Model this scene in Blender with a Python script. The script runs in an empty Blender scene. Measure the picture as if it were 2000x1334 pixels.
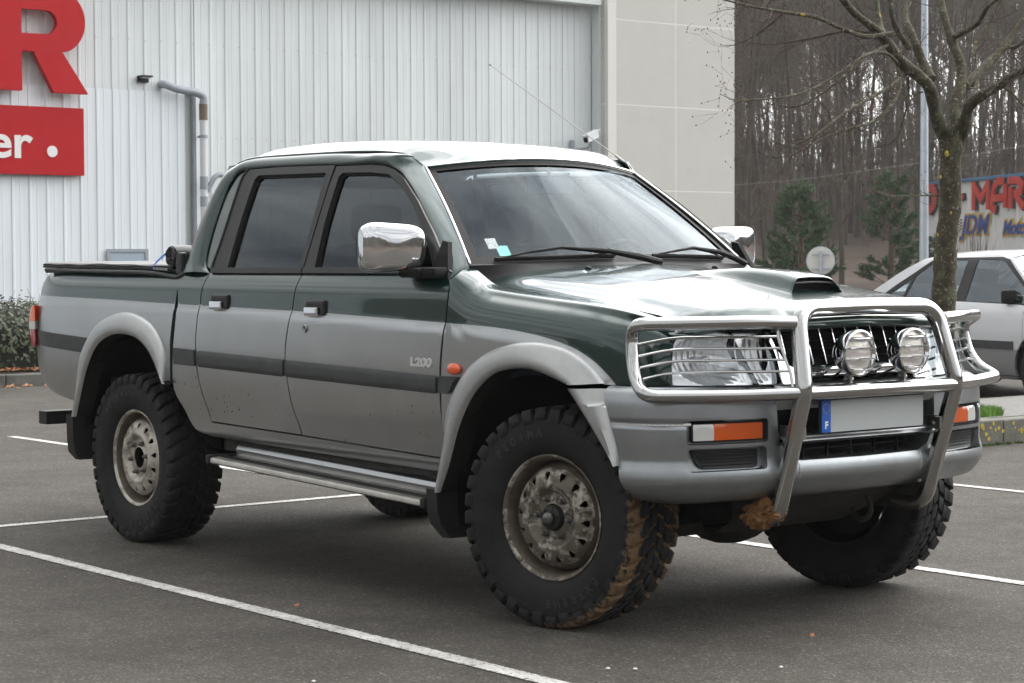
import bpy, bmesh, math, random
from mathutils import Vector, Matrix, noise
from mathutils.geometry import delaunay_2d_cdt
C = bpy.context.scene.collection
R = math.radians
sc = bpy.context.scene
# ------------------------------------------------------------------ camera
cd = bpy.data.cameras.new("Camera"); cam = bpy.data.objects.new("Camera", cd); C.objects.link(cam)
cd.sensor_width = 36; cd.lens = 74.0267; cd.clip_start = .1; cd.clip_end = 2000
Rt, Up, Fw = (0.623709, 0.781646, -0.00413), (-0.02698, 0.026809, 0.999276), (-0.781191, 0.623147, -0.03781)
CAM = Vector((5.645783, -5.487635, 1.276945))
cam.matrix_world = Matrix(((Rt[0], Up[0], -Fw[0], CAM.x), (Rt[1], Up[1], -Fw[1], CAM.y), (Rt[2], Up[2], -Fw[2], CAM.z), (0, 0, 0, 1)))
cd.dof.use_dof = True; cd.dof.focus_distance = 8.6; cd.dof.aperture_fstop = 16
sc.camera = cam
# ------------------------------------------------------------------ sky, sun, exposure
SUN_EL, SUN_AZ = R(36), R(96)          # direction towards the sun, azimuth from +X
w = bpy.data.worlds.new("World"); sc.world = w; w.use_nodes = True
nt = w.node_tree; N = nt.nodes; L = nt.links; bg = N['Background']
sky = N.new('ShaderNodeTexSky'); sky.sky_type = 'NISHITA'; sky.sun_disc = False
sky.sun_elevation = SUN_EL; sky.sun_rotation = math.pi/2 - SUN_AZ; sky.dust_density = 4; sky.air_density = 1
tc = N.new('ShaderNodeTexCoord'); mp = N.new('ShaderNodeMapping'); mp.inputs['Scale'].default_value = (1, 1, 4.5)
nz = N.new('ShaderNodeTexNoise'); nz.inputs['Scale'].default_value = 3.0; nz.inputs['Detail'].default_value = 7; nz.inputs['Roughness'].default_value = .55
cr = N.new('ShaderNodeValToRGB'); cr.color_ramp.elements[0].position = .38; cr.color_ramp.elements[1].position = .62
cr.color_ramp.elements[0].color = (5.2, 5.5, 5.9, 1); cr.color_ramp.elements[1].color = (13.5, 13.4, 13.1, 1)
mx = N.new('ShaderNodeMix'); mx.data_type = 'RGBA'; mx.inputs[0].default_value = .86
hs = N.new('ShaderNodeHueSaturation'); hs.inputs['Saturation'].default_value = .55
L.new(tc.outputs['Generated'], mp.inputs[0]); L.new(mp.outputs[0], nz.inputs[0]); L.new(nz.outputs[0], cr.inputs[0])
L.new(sky.outputs[0], hs.inputs['Color']); L.new(hs.outputs[0], mx.inputs[6]); L.new(cr.outputs[0], mx.inputs[7])
# brighter, thinner cloud round the veiled sun
vd = N.new('ShaderNodeVectorMath'); vd.operation = 'DOT_PRODUCT'; vd.inputs[1].default_value = (math.cos(SUN_AZ)*math.cos(SUN_EL), math.sin(SUN_AZ)*math.cos(SUN_EL), math.sin(SUN_EL))
vn = N.new('ShaderNodeVectorMath'); vn.operation = 'NORMALIZE'; L.new(tc.outputs['Generated'], vn.inputs[0]); L.new(vn.outputs[0], vd.inputs[0])
mg_ = N.new('ShaderNodeMapRange'); mg_.interpolation_type = 'SMOOTHSTEP'; mg_.inputs[1].default_value = .15; mg_.inputs[2].default_value = 1; mg_.inputs[3].default_value = .74; mg_.inputs[4].default_value = 3.3
L.new(vd.outputs['Value'], mg_.inputs[0]); vm = N.new('ShaderNodeVectorMath'); vm.operation = 'SCALE'; L.new(mx.outputs[2], vm.inputs[0]); L.new(mg_.outputs[0], vm.inputs['Scale'])
L.new(vm.outputs[0], bg.inputs[0]); bg.inputs[1].default_value = .105
sd = bpy.data.lights.new("Sun", 'SUN'); sun = bpy.data.objects.new("Sun", sd); C.objects.link(sun)
sd.energy = .6; sd.angle = R(38); sd.color = (1, .97, .93)
sun.rotation_euler = Vector((math.cos(SUN_AZ)*math.cos(SUN_EL), math.sin(SUN_AZ)*math.cos(SUN_EL), math.sin(SUN_EL))).to_track_quat('Z', 'Y').to_euler()
vs = sc.view_settings; vs.view_transform = 'Standard'; vs.look = 'None'; vs.exposure = .62; vs.gamma = 1

# ------------------------------------------------------------------ materials
MT = {}
def mat(name, col, rough=.5, metal=0, coat=0, var=0, vscale=8, bump=0, bscale=60, spec=.5, col2=None, rvar=0, coatr=.05, trans=0, ior=1.45, emit=0, stretch=(1,1,1), thr=None):
    m = bpy.data.materials.new(name); m.use_nodes = True; MT[name] = m
    n = m.node_tree.nodes; l = m.node_tree.links; p = n['Principled BSDF']
    p.inputs['Base Color'].default_value = (*col, 1); p.inputs['Roughness'].default_value = rough; p.inputs['Metallic'].default_value = metal
    p.inputs['Coat Weight'].default_value = coat; p.inputs['Coat Roughness'].default_value = coatr; p.inputs['IOR'].default_value = ior
    p.inputs['Specular IOR Level'].default_value = spec; p.inputs['Transmission Weight'].default_value = trans
    if emit: p.inputs['Emission Color'].default_value = (*col, 1); p.inputs['Emission Strength'].default_value = emit
    if var or col2 or bump or rvar:
        t = n.new('ShaderNodeTexCoord'); mpp = n.new('ShaderNodeMapping'); mpp.inputs['Scale'].default_value = stretch
        l.new(t.outputs['Object'], mpp.inputs[0])
    if var or col2:
        q = n.new('ShaderNodeTexNoise'); q.inputs['Scale'].default_value = vscale; q.inputs['Detail'].default_value = 8; q.inputs['Roughness'].default_value = .62
        l.new(mpp.outputs[0], q.inputs[0])
        c = n.new('ShaderNodeValToRGB'); a, b = thr or (.3, .7)
        c.color_ramp.elements[0].position = a; c.color_ramp.elements[1].position = b
        c2 = col2 or tuple(min(1, x*(1+var)) for x in col); c1 = col if col2 else tuple(x*(1-var) for x in col)
        c.color_ramp.elements[0].color = (*c1, 1); c.color_ramp.elements[1].color = (*c2, 1)
        l.new(q.outputs[0], c.inputs[0]); l.new(c.outputs[0], p.inputs['Base Color'])
    if rvar:
        q = n.new('ShaderNodeTexNoise'); q.inputs['Scale'].default_value = vscale*2.3; q.inputs['Detail'].default_value = 6
        l.new(mpp.outputs[0], q.inputs[0]); mr = n.new('ShaderNodeMapRange')
        mr.inputs[1].default_value = .3; mr.inputs[2].default_value = .7; mr.inputs[3].default_value = max(0, rough-rvar); mr.inputs[4].default_value = rough+rvar
        l.new(q.outputs[0], mr.inputs[0]); l.new(mr.outputs[0], p.inputs['Roughness'])
    if bump:
        q = n.new('ShaderNodeTexNoise'); q.inputs['Scale'].default_value = bscale; q.inputs['Detail'].default_value = 4
        l.new(mpp.outputs[0], q.inputs[0]); b = n.new('ShaderNodeBump'); b.inputs['Strength'].default_value = bump; b.inputs['Distance'].default_value = .01
        l.new(q.outputs[0], b.inputs['Height']); l.new(b.outputs[0], p.inputs['Normal'])
    return m
def add_dirt(m, col, scale, lo, hi, zlo, zhi, rough=.8):
    """dried road dirt: noise mask that is denser low down on the vehicle (object z)"""
    n = m.node_tree.nodes; l = m.node_tree.links; p = n['Principled BSDF']
    t = n.new('ShaderNodeTexCoord'); q = n.new('ShaderNodeTexNoise'); q.inputs['Scale'].default_value = scale; q.inputs['Detail'].default_value = 9; q.inputs['Roughness'].default_value = .7
    l.new(t.outputs['Object'], q.inputs[0])
    s = n.new('ShaderNodeSeparateXYZ'); l.new(t.outputs['Object'], s.inputs[0])
    mr = n.new('ShaderNodeMapRange'); mr.inputs[1].default_value = zlo; mr.inputs[2].default_value = zhi; mr.inputs[3].default_value = .16; mr.inputs[4].default_value = 0
    l.new(s.outputs[2], mr.inputs[0])
    ad = n.new('ShaderNodeMath'); l.new(q.outputs[0], ad.inputs[0]); l.new(mr.outputs[0], ad.inputs[1])
    c = n.new('ShaderNodeMapRange'); c.inputs[1].default_value = lo; c.inputs[2].default_value = hi; l.new(ad.outputs[0], c.inputs[0])
    mxx = n.new('ShaderNodeMix'); mxx.data_type = 'RGBA'; l.new(c.outputs[0], mxx.inputs[0]); mxx.inputs[7].default_value = (*col, 1)
    bc = p.inputs['Base Color']
    if bc.is_linked: l.new(bc.links[0].from_socket, mxx.inputs[6])
    else: mxx.inputs[6].default_value = bc.default_value
    l.new(mxx.outputs[2], bc)
    for nm, base in (('Coat Weight', p.inputs['Coat Weight'].default_value), ('Metallic', p.inputs['Metallic'].default_value)):
        mm = n.new('ShaderNodeMapRange'); mm.inputs[3].default_value = base; mm.inputs[4].default_value = 0; l.new(c.outputs[0], mm.inputs[0]); l.new(mm.outputs[0], p.inputs[nm])
    mm = n.new('ShaderNodeMapRange'); mm.inputs[3].default_value = p.inputs['Roughness'].default_value; mm.inputs[4].default_value = rough; l.new(c.outputs[0], mm.inputs[0]); l.new(mm.outputs[0], p.inputs['Roughness'])

mat('green', (.002, .024, .019), .28, .3, 1, var=.12, vscale=40, coatr=.035)
mat('silver', (.41, .42, .425), .30, .95, .45, var=.05, vscale=5, coatr=.16)
add_dirt(MT['silver'], (.15, .148, .138), 7, .70, 1.10, .3, .7)
mat('flare', (.40, .405, .40), .38, .8, .25, var=.08, vscale=14, coatr=.3, bump=.12, bscale=320)
mat('bumper', (.285, .30, .31), .30, .88, .3, var=.08, vscale=9, coatr=.3, bump=.08, bscale=420)
add_dirt(MT['bumper'], (.19, .18, .165), 11, .72, 1.05, .4, .75)
mat('moulding', (.05, .052, .053), .62, bump=.25, bscale=350, var=.2, vscale=12)
mat('blackplastic', (.013, .013, .0135), .5, spec=.35, bump=.1, bscale=400)
mat('frameblack', (.018, .0175, .017), .42, spec=.4, var=.15, vscale=20)
mat('rubber', (.008, .008, .008), .6, spec=.3); mat('mattblack', (.007, .007, .007), .65, spec=.25)
mat('dark', (.004, .004, .004), .9, spec=.1)
mat('darkbody', (.014, .014, .013), .8, spec=.2, var=.5, vscale=9)
mat('under', (.022, .021, .019), .75, .1, var=.5, vscale=12, bump=.4, bscale=40)
mat('chrome', (.72, .73, .75), .06, 1, rvar=.04, vscale=10)
mat('steel', (.46, .46, .455), .15, 1, rvar=.05, vscale=6, var=.05)
mat('steeldark', (.3, .29, .28), .35, 1)
mat('step', (.52, .50, .46), .38, .8, var=.25, vscale=9, rvar=.1)
mat('tyre', (.015, .0152, .0158), .75, spec=.3, bump=.3, bscale=90, var=.35, vscale=7, rvar=.1)
mat('tyretext', (.025, .0253, .026), .6)
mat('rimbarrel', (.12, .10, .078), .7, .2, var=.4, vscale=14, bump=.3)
mat('rim', (.26, .24, .20), .48, .45, col2=(.50, .47, .41), thr=(.42, .52), vscale=11, bump=.25, bscale=50)
add_dirt(MT['rim'], (.10, .082, .06), 18, .58, .68, -3, -2)
mat('rimdirty', (.125, .112, .088), .5, .45, col2=(.40, .37, .32), thr=(.50, .58), vscale=13, bump=.3, bscale=60)
add_dirt(MT['rimdirty'], (.045, .036, .026), 15, .52, .62, -3, -2)
mat('hub', (.02, .02, .02), .5, .3, var=.4, vscale=20)
mat('nut', (.16, .155, .15), .4, .8, var=.4, vscale=60)
mat('amber', (.52, .075, .002), .2, 0, .35, bump=.2, bscale=150)
mat('amberlens', (.78, .10, .015), .18, 0, 1)
mat('redlens', (.32, .012, .02), .14, 0, 1)
mat('clearlens', (.50, .50, .48), .2, 0, 1)
mat('reflector', (.82, .82, .82), .30, .9, bump=.15, bscale=30)
mat('rimback', (.02, .02, .02), .7)
mat('spotref', (.62, .62, .50), .28, .5, col2=(.62, .50, .60), vscale=13)
mat('spotlens', (.50, .52, .40), .22, .35, .6, col2=(.60, .52, .56), vscale=16, bump=.3, bscale=120)
mat('badge', (.58, .58, .57), .3, .2)
mat('plate', (.38, .40, .40), .5)
mat('blue', (.005, .09, .42), .45)
mat('white', (.75, .75, .74), .5)
mat('vinyl', (.014, .014, .015), .33, bump=.15, bscale=50)
mat('vinyltop', (.45, .45, .45), .35, bump=.1, bscale=30)
mat('strap', (.01, .12, .5), .5)
mat('interior', (.035, .037, .04), .8, var=.2)
mat('seat', (.05, .055, .065), .9, var=.25, vscale=30)
mat('mud', (.17, .075, .025), .95, col2=(.32, .17, .07), vscale=45, bump=1, bscale=60)
mat('gold', (.4, .36, .22), .5)
mat('sticker', (.15, .5, .42), .5); mat('sticker2', (.5, .55, .55), .5, col2=(.1, .13, .14), vscale=300, thr=(.5, .52))
# tyre with brown mud caked into the tread (front only)
def tyre_mud():
    m = mat('tyremud', (.015, .0152, .0158), .75, spec=.3, bump=.35, bscale=90, var=.35, vscale=7)
    n = m.node_tree.nodes; l = m.node_tree.links; p = n['Principled BSDF']
    at = n.new('ShaderNodeAttribute'); at.attribute_name = 'mudmask'
    t = n.new('ShaderNodeTexCoord'); q = n.new('ShaderNodeTexNoise'); q.inputs['Scale'].default_value = 34; q.inputs['Detail'].default_value = 9; q.inputs['Roughness'].default_value = .7
    l.new(t.outputs['Object'], q.inputs[0])
    ad = n.new('ShaderNodeMath'); l.new(q.outputs[0], ad.inputs[0]); l.new(at.outputs['Fac'], ad.inputs[1])
    c = n.new('ShaderNodeMapRange'); c.inputs[1].default_value = .98; c.inputs[2].default_value = 1.08; l.new(ad.outputs[0], c.inputs[0])
    mc = n.new('ShaderNodeValToRGB'); q2 = n.new('ShaderNodeTexNoise'); q2.inputs['Scale'].default_value = 60
    mc.color_ramp.elements[0].color = (.070, .044, .024, 1); mc.color_ramp.elements[1].color = (.20, .125, .065, 1); l.new(t.outputs['Object'], q2.inputs[0]); l.new(q2.outputs[0], mc.inputs[0])
    mxx = n.new('ShaderNodeMix'); mxx.data_type = 'RGBA'; l.new(c.outputs[0], mxx.inputs[0]); l.new(mc.outputs[0], mxx.inputs[7])
    l.new(p.inputs['Base Color'].links[0].from_socket, mxx.inputs[6]); l.new(mxx.outputs[2], p.inputs['Base Color'])
tyre_mud()
def glass(name, tint, fac_min=.04, rough=0.0, ior=1.5, boost=1.0):
    m = bpy.data.materials.new(name); m.use_nodes = True; MT[name] = m
    n = m.node_tree.nodes; l = m.node_tree.links; n.remove(n['Principled BSDF']); o = n['Material Output']
    tr = n.new('ShaderNodeBsdfTransparent'); tr.inputs[0].default_value = (*tint, 1)
    gl = n.new('ShaderNodeBsdfGlossy'); gl.inputs['Roughness'].default_value = rough; gl.inputs['Color'].default_value = (.84, .93, 1, 1)
    fr = n.new('ShaderNodeFresnel'); fr.inputs[0].default_value = ior
    ge = n.new('ShaderNodeNewGeometry'); mi_ = n.new('ShaderNodeMapRange'); mi_.inputs[3].default_value = ior; mi_.inputs[4].default_value = 1/ior; l.new(ge.outputs['Backfacing'], mi_.inputs[0]); l.new(mi_.outputs[0], fr.inputs[0])
    mu = n.new('ShaderNodeMath'); mu.operation = 'MULTIPLY_ADD'; mu.inputs[1].default_value = boost; mu.inputs[2].default_value = fac_min; mu.use_clamp = True
    mix = n.new('ShaderNodeMixShader'); l.new(fr.outputs[0], mu.inputs[0]); l.new(mu.outputs[0], mix.inputs[0]); l.new(tr.outputs[0], mix.inputs[1]); l.new(gl.outputs[0], mix.inputs[2]); l.new(mix.outputs[0], o.inputs[0])
    return m
glass('glass_screen', (.60, .73, .80), .0, ior=1.42, boost=.60)
glass('glass_tint', (.05, .05, .05), .0, ior=1.5, boost=1.0)
glass('glass_car', (.55, .6, .6), .05, boost=1.6)
glass('lens', (.93, .94, .95), .02, rough=.03, ior=1.5)
# ------------------------------------------------------------------ mesh builder
def V(*a): return Vector(a)
class MB:
    def __init__(s): s.v = []; s.f = []; s.m = []; s.n = {}; s.s = []; s.bx = False
    def add(s, vs, fs, mi=0, smooth=True, nrm=None):
        b = len(s.v); s.v += [Vector(v) for v in vs]
        for f in fs: s.f.append([i+b for i in f]); s.m.append(mi); s.s.append(smooth)
        if nrm:
            for i, q in enumerate(nrm): s.n[b+i] = q
        return b
    def grid(s, P, cu=False, cv=False, mi=0, smooth=True):
        nu, nv = len(P), len(P[0]); vs = [p for r in P for p in r]; fs = []
        for i in range(nu if cu else nu-1):
            for j in range(nv if cv else nv-1):
                a = i*nv+j; b = i*nv+(j+1) % nv; c = ((i+1) % nu)*nv+(j+1) % nv; d = ((i+1) % nu)*nv+j
                fs.append((a, b, c, d))
        s.add(vs, fs, mi, smooth)
    def tube(s, pts, r, seg=12, cap=True, mi=0, closed=False):
        pts = [Vector(p) for p in pts]; n = len(pts)
        rs = r if hasattr(r, '__len__') else [r]*n
        T = []
        for i in range(n):
            a = pts[i-1] if (i > 0 or closed) else pts[i]; b = pts[(i+1) % n] if (i < n-1 or closed) else pts[i]
            t = (b-a); T.append(t.normalized() if t.length > 1e-9 else V(0, 0, 1))
        up = V(0, 0, 1) if abs(T[0].z) < .9 else V(1, 0, 0)
        nn = (up - T[0]*up.dot(T[0])).normalized(); P = []
        for i in range(n):
            nn = (nn - T[i]*nn.dot(T[i])).normalized(); bb = T[i].cross(nn)
            P.append([pts[i] + (nn*math.cos(2*math.pi*k/seg) + bb*math.sin(2*math.pi*k/seg))*rs[i] for k in range(seg)])
        b0 = len(s.v); s.grid(P, cu=closed, cv=True, mi=mi)
        if cap and not closed:
            s.f.append([b0+k for k in range(seg)][::-1]); s.m.append(mi); s.s.append(False)
            s.f.append([b0+(n-1)*seg+k for k in range(seg)]); s.m.append(mi); s.s.append(False)
    def box(s, c, size, bev=0, rot=None, mi=0, seg=2):
        bm = bmesh.new(); bmesh.ops.create_cube(bm, size=1)
        for v in bm.verts: v.co = V(v.co.x*size[0], v.co.y*size[1], v.co.z*size[2])
        if bev: bmesh.ops.bevel(bm, geom=bm.edges[:], offset=bev, segments=seg, affect='EDGES', profile=.5)
        s.bx = s.bx or bev > 0
        s.addbm(bm, c, rot, mi)
    def addbm(s, bm, c=(0, 0, 0), rot=None, mi=0):
        M = Matrix.Translation(Vector(c)) @ (rot.to_4x4() if rot else Matrix())
        bm.verts.index_update(); b = len(s.v)
        s.v += [M @ v.co for v in bm.verts]
        for f in bm.faces: s.f.append([v.index+b for v in f.verts]); s.m.append(mi); s.s.append(True)
        bm.free()
    def ball(s, c, r, mi=0, seg=16, rot=None):
        bm = bmesh.new(); bmesh.ops.create_uvsphere(bm, u_segments=seg, v_segments=seg//2+2, radius=1)
        rr = r if hasattr(r, '__len__') else (r, r, r)
        for v in bm.verts: v.co = V(v.co.x*rr[0], v.co.y*rr[1], v.co.z*rr[2])
        s.addbm(bm, c, rot, mi)
    def lathe(s, prof, c, axis='y', seg=48, mi=0, sgn=1):
        """prof: (along, radius)"""
        P = []
        for k in range(seg):
            a = 2*math.pi*k/seg; ca, sa = math.cos(a), math.sin(a)
            P.append([Vector(c) + (V(r*ca, sgn*w, r*sa) if axis == 'y' else V(sgn*w, r*ca, r*sa) if axis == 'x' else V(r*ca, r*sa, sgn*w)) for w, r in prof])
        s.grid(P, cu=True, mi=mi)
    def prism(s, poly, h, M=None, mi=0, holes=()):
        """poly in local xy, extruded 0..h along z, M places it"""
        M = M or Matrix()
        loops = [list(poly)] + [list(q) for q in holes]; vv = []; ee = []
        for lp in loops:
            b = len(vv); vv += [Vector(p[:2]) for p in lp]; ee += [(b+i, b+(i+1) % len(lp)) for i in range(len(lp))]
        ov, oe, of, _, _, _ = delaunay_2d_cdt(vv, ee, [], 0, 1e-7)
        fs = [f for f in of if keep(sum((ov[i] for i in f), V(0, 0))/len(f), loops)]
        n = len(ov); fs = [f if area2([ov[i] for i in f]) > 0 else f[::-1] for f in fs]
        top = [M @ V(p.x, p.y, h) for p in ov]; bot = [M @ V(p.x, p.y, 0) for p in ov]
        s.add(top, fs, mi, False); s.add(bot, [f[::-1] for f in fs], mi, False)
        cnt = {}
        for f in fs:
            for i in range(len(f)): cnt[(f[i], f[(i+1) % len(f)])] = 1
        for (a, b) in cnt:
            if (b, a) not in cnt: s.add([top[a], bot[a], bot[b], top[b]], [(0, 1, 2, 3)], mi, False)
    def xf(s, M, start=0):
        for i in range(start, len(s.v)): s.v[i] = M @ s.v[i]
def area2(p): return sum(p[i].x*p[(i+1) % len(p)].y - p[(i+1) % len(p)].x*p[i].y for i in range(len(p)))/2
def pip(p, poly):
    x, y = p[0], p[1]; c = False; n = len(poly); j = n-1
    for i in range(n):
        xi, yi = poly[i][0], poly[i][1]; xj, yj = poly[j][0], poly[j][1]
        if (yi > y) != (yj > y) and x < (xj-xi)*(y-yi)/(yj-yi)+xi: c = not c
        j = i
    return c
def keep(p, loops): return pip(p, loops[0]) and not any(pip(p, h) for h in loops[1:])
def interp(x, xs, ys):
    if x <= xs[0]: return ys[0]
    for i in range(1, len(xs)):
        if x <= xs[i]:
            t = (x-xs[i-1])/(xs[i]-xs[i-1]); return ys[i-1]+(ys[i]-ys[i-1])*t
    return ys[-1]
def sint(x, xs, ys):
    """smooth (monotone-ish cubic) interpolation"""
    n = len(xs)
    if x <= xs[0]: return ys[0]
    if x >= xs[-1]: return ys[-1]
    for i in range(1, n):
        if x <= xs[i]: break
    i -= 1
    def d(k):
        if k == 0: return (ys[1]-ys[0])/(xs[1]-xs[0])
        if k == n-1: return (ys[-1]-ys[-2])/(xs[-1]-xs[-2])
        a = (ys[k]-ys[k-1])/(xs[k]-xs[k-1]); b = (ys[k+1]-ys[k])/(xs[k+1]-xs[k])
        if a*b <= 0: return 0
        h0 = xs[k]-xs[k-1]; h1 = xs[k+1]-xs[k]; w1 = 2*h1+h0; w2 = h1+2*h0
        return (w1+w2)/(w1/a+w2/b)
    h = xs[i+1]-xs[i]; t = (x-xs[i])/h
    return (2*t**3-3*t*t+1)*ys[i]+(t**3-2*t*t+t)*h*d(i)+(-2*t**3+3*t*t)*ys[i+1]+(t**3-t*t)*h*d(i+1)
def spl(pts, step, closed=False):
    """Catmull-Rom through pts, resampled with about the given step"""
    P = [Vector(p) for p in pts]; n = len(P); out = []
    segs = n if closed else n-1
    for i in range(segs):
        p1, p2 = P[i], P[(i+1) % n]
        p0 = P[i-1] if (i > 0 or closed) else p1*2-p2
        p3 = P[(i+2) % n] if (i < n-2 or closed) else p2*2-p1
        k = max(1, int((p2-p1).length/step+.5))
        for j in range(k):
            t = j/k; t2 = t*t; t3 = t2*t
            out.append((p1*2 + (p2-p0)*t + (p0*2-p1*5+p2*4-p3)*t2 + (p1*3-p0-p2*3+p3)*t3)*.5)
    if not closed: out.append(P[-1].copy())
    return out
def resn(pts, n):
    P = [Vector(p) for p in pts]; d = [0]
    for a, b in zip(P, P[1:]): d.append(d[-1]+(b-a).length)
    out = []; k = 0
    for i in range(n):
        t = d[-1]*i/(n-1)
        while k < len(P)-2 and d[k+1] < t: k += 1
        q = (t-d[k])/max(1e-9, d[k+1]-d[k]); out.append(P[k].lerp(P[k+1], min(1, max(0, q))))
    return out
def lin(pts, step, closed=False):
    P = [Vector(p) for p in pts]; out = []; n = len(P)
    for i in range(n if closed else n-1):
        a, b = P[i], P[(i+1) % n]; k = max(1, int((b-a).length/step+.5))
        for j in range(k): out.append(a.lerp(b, j/k))
    if not closed: out.append(P[-1].copy())
    return out
def rnd(pts, rad, step=.01, closed=False):
    """polyline with rounded corners"""
    P = [Vector(p) for p in pts]; n = len(P); out = []
    for i in range(n):
        if not closed and i in (0, n-1): out.append(P[i]); continue
        a, b, c = P[i-1], P[i], P[(i+1) % n]; r = rad[i] if hasattr(rad, '__len__') else rad
        u = (a-b); v = (c-b); r = min(r, u.length*.48, v.length*.48)
        if r < 1e-5: out.append(b); continue
        p = b+u.normalized()*r; q = b+v.normalized()*r; k = max(3, int(r*1.6/step))
        for j in range(k+1):
            t = j/k; out.append(p*(1-t)**2 + b*2*t*(1-t) + q*t*t)
    return out
def patch(mb, S, outer, holes=(), cons=(), du=.03, dv=.03, thick=.014, mif=None, sc2=(1, 1), lip=True, eps=2e-3, lipf=None):
    """trimmed surface: S(u,v)->Vector, outer/holes 2D loops (already dense)"""
    loops = [[(p[0], p[1]) for p in outer]] + [[(p[0], p[1]) for p in h] for h in holes]
    vv = []; ee = []
    for lp in loops:
        b = len(vv); vv += [Vector(p) for p in lp]; ee += [(b+i, b+(i+1) % len(lp)) for i in range(len(lp))]
    for c in cons:
        b = len(vv); vv += [Vector((p[0], p[1])) for p in c]; ee += [(b+i, b+i+1) for i in range(len(c)-1)]
    bv = list(vv); us = [p[0] for p in loops[0]]; vs_ = [p[1] for p in loops[0]]
    cell = {}
    for p in bv: cell.setdefault((int(p.x/du*1.0//1), int(p.y/dv//1)), []).append(p)
    i0, i1 = int(min(us)//du), int(max(us)//du)+1; j0, j1 = int(min(vs_)//dv), int(max(vs_)//dv)+1
    for i in range(i0, i1+1):
        for j in range(j0, j1+1):
            p = V((i+.5)*du, (j+.5)*dv)
            if not keep(p, loops): continue
            ok = True
            for a in (-1, 0, 1):
                for b in (-1, 0, 1):
                    for q in cell.get((i+a, j+b), ()):
                        if ((q.x-p.x)/du)**2+((q.y-p.y)/dv)**2 < .18: ok = False
            if ok: vv.append(p)
    vv2 = [V(p.x*sc2[0], p.y*sc2[1]) for p in vv]
    ov, oe, of, _, _, _ = delaunay_2d_cdt(vv2, ee, [], 0, 1e-6)
    ov = [V(p.x/sc2[0], p.y/sc2[1]) for p in ov]
    fs = []
    for f in of:
        c = sum((ov[i] for i in f), V(0, 0))/len(f)
        if keep(c, loops): fs.append(f)
    pos = []; nor = []
    for p in ov:
        q = S(p.x, p.y); a = S(p.x+eps, p.y)-S(p.x-eps, p.y); b = S(p.x, p.y+eps)-S(p.x, p.y-eps)
        nn = a.cross(b); pos.append(q); nor.append(nn.normalized() if nn.length > 1e-12 else V(0, 0, 1))
    used = sorted({i for f in fs for i in f}); rm = {o: k for k, o in enumerate(used)}
    b0 = len(mb.v); mb.v += [pos[i] for i in used]
    for k, i in enumerate(used): mb.n[b0+k] = nor[i]
    cnt = {}
    for f in fs:
        if area2([ov[i] for i in f]) < 0: f = f[::-1]
        c = sum((ov[i] for i in f), V(0, 0))/len(f)
        mi = mif(c.x, c.y) if mif else 0
        mb.f.append([rm[i]+b0 for i in f]); mb.m.append(mi); mb.s.append(True)
        for k in range(len(f)): cnt[(f[k], f[(k+1) % len(f)])] = mi
    if lip:
        for (a, b), mi in cnt.items():
            if (b, a) in cnt or (lipf and not lipf(ov[a], ov[b])): continue
            mb.add([pos[a], pos[b], pos[b]-nor[b]*thick, pos[a]-nor[a]*thick], [(0, 3, 2, 1)], mi, False)
ORG = {}
def build(name, mb, mats, parent=None, mirror=False, org=None, sharp=35, smooth=True, attr=None, loc=None):
    """link mb as ONE mesh object; world coordinates in, parent-relative out"""
    vs = [V(v.x, -v.y, v.z) if mirror else v for v in mb.v]
    if parent is not None: o0 = ORG[parent]; base = Vector(org) if org else o0
    elif org is not None: base = Vector(org)
    else:
        xs = [v.x for v in vs]; ys = [v.y for v in vs]; base = V((min(xs)+max(xs))/2, (min(ys)+max(ys))/2, min(v.z for v in vs))
    me = bpy.data.meshes.new(name)
    fl = [f[::-1] for f in mb.f] if mirror else mb.f
    me.from_pydata([v-base for v in vs], [], fl)
    ms = mats if isinstance(mats, (list, tuple)) else [mats]
    for m in ms: me.materials.append(MT[m])
    me.polygons.foreach_set('material_index', mb.m); me.polygons.foreach_set('use_smooth', [bool(x and smooth) for x in mb.s])
    me.update()
    if attr:
        at = me.attributes.new('mudmask', 'FLOAT', 'POINT'); at.data.foreach_set('value', attr)
    if mb.n and smooth:
        nn = []
        for i in range(len(vs)):
            q = mb.n.get(i); nn.append((q.x, -q.y if mirror else q.y, q.z) if q else (0, 0, 0))
        me.normals_split_custom_set_from_vertices(nn)
    elif smooth and sharp: me.set_sharp_from_angle(angle=R(sharp))
    o = bpy.data.objects.new(name, me); C.objects.link(o)
    if mb.bx and smooth and not mb.n: wn = o.modifiers.new('weighted', 'WEIGHTED_NORMAL'); wn.keep_sharp = True; wn.weight = 100
    if parent is not None: o.parent = parent; o.location = base - ORG[parent]
    else: o.location = base
    ORG[o] = base
    return o
def empty(name, loc, parent=None):
    o = bpy.data.objects.new(name, None); C.objects.link(o); o.empty_display_size = .2
    if parent is not None: o.parent = parent; o.location = Vector(loc)-ORG[parent]
    else: o.location = loc
    ORG[o] = Vector(loc); return o
def tag(o, label=None, cat=None, group=None, kind=None):
    if label: o['label'] = label
    if cat: o['category'] = cat
    if group: o['group'] = group
    if kind: o['kind'] = kind
    return o
def copy_tree(o, parent=None, link=True):
    c = o.copy(); C.objects.link(c); c.parent = parent
    for ch in list(o.children): copy_tree(ch, c)
    return c
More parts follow.
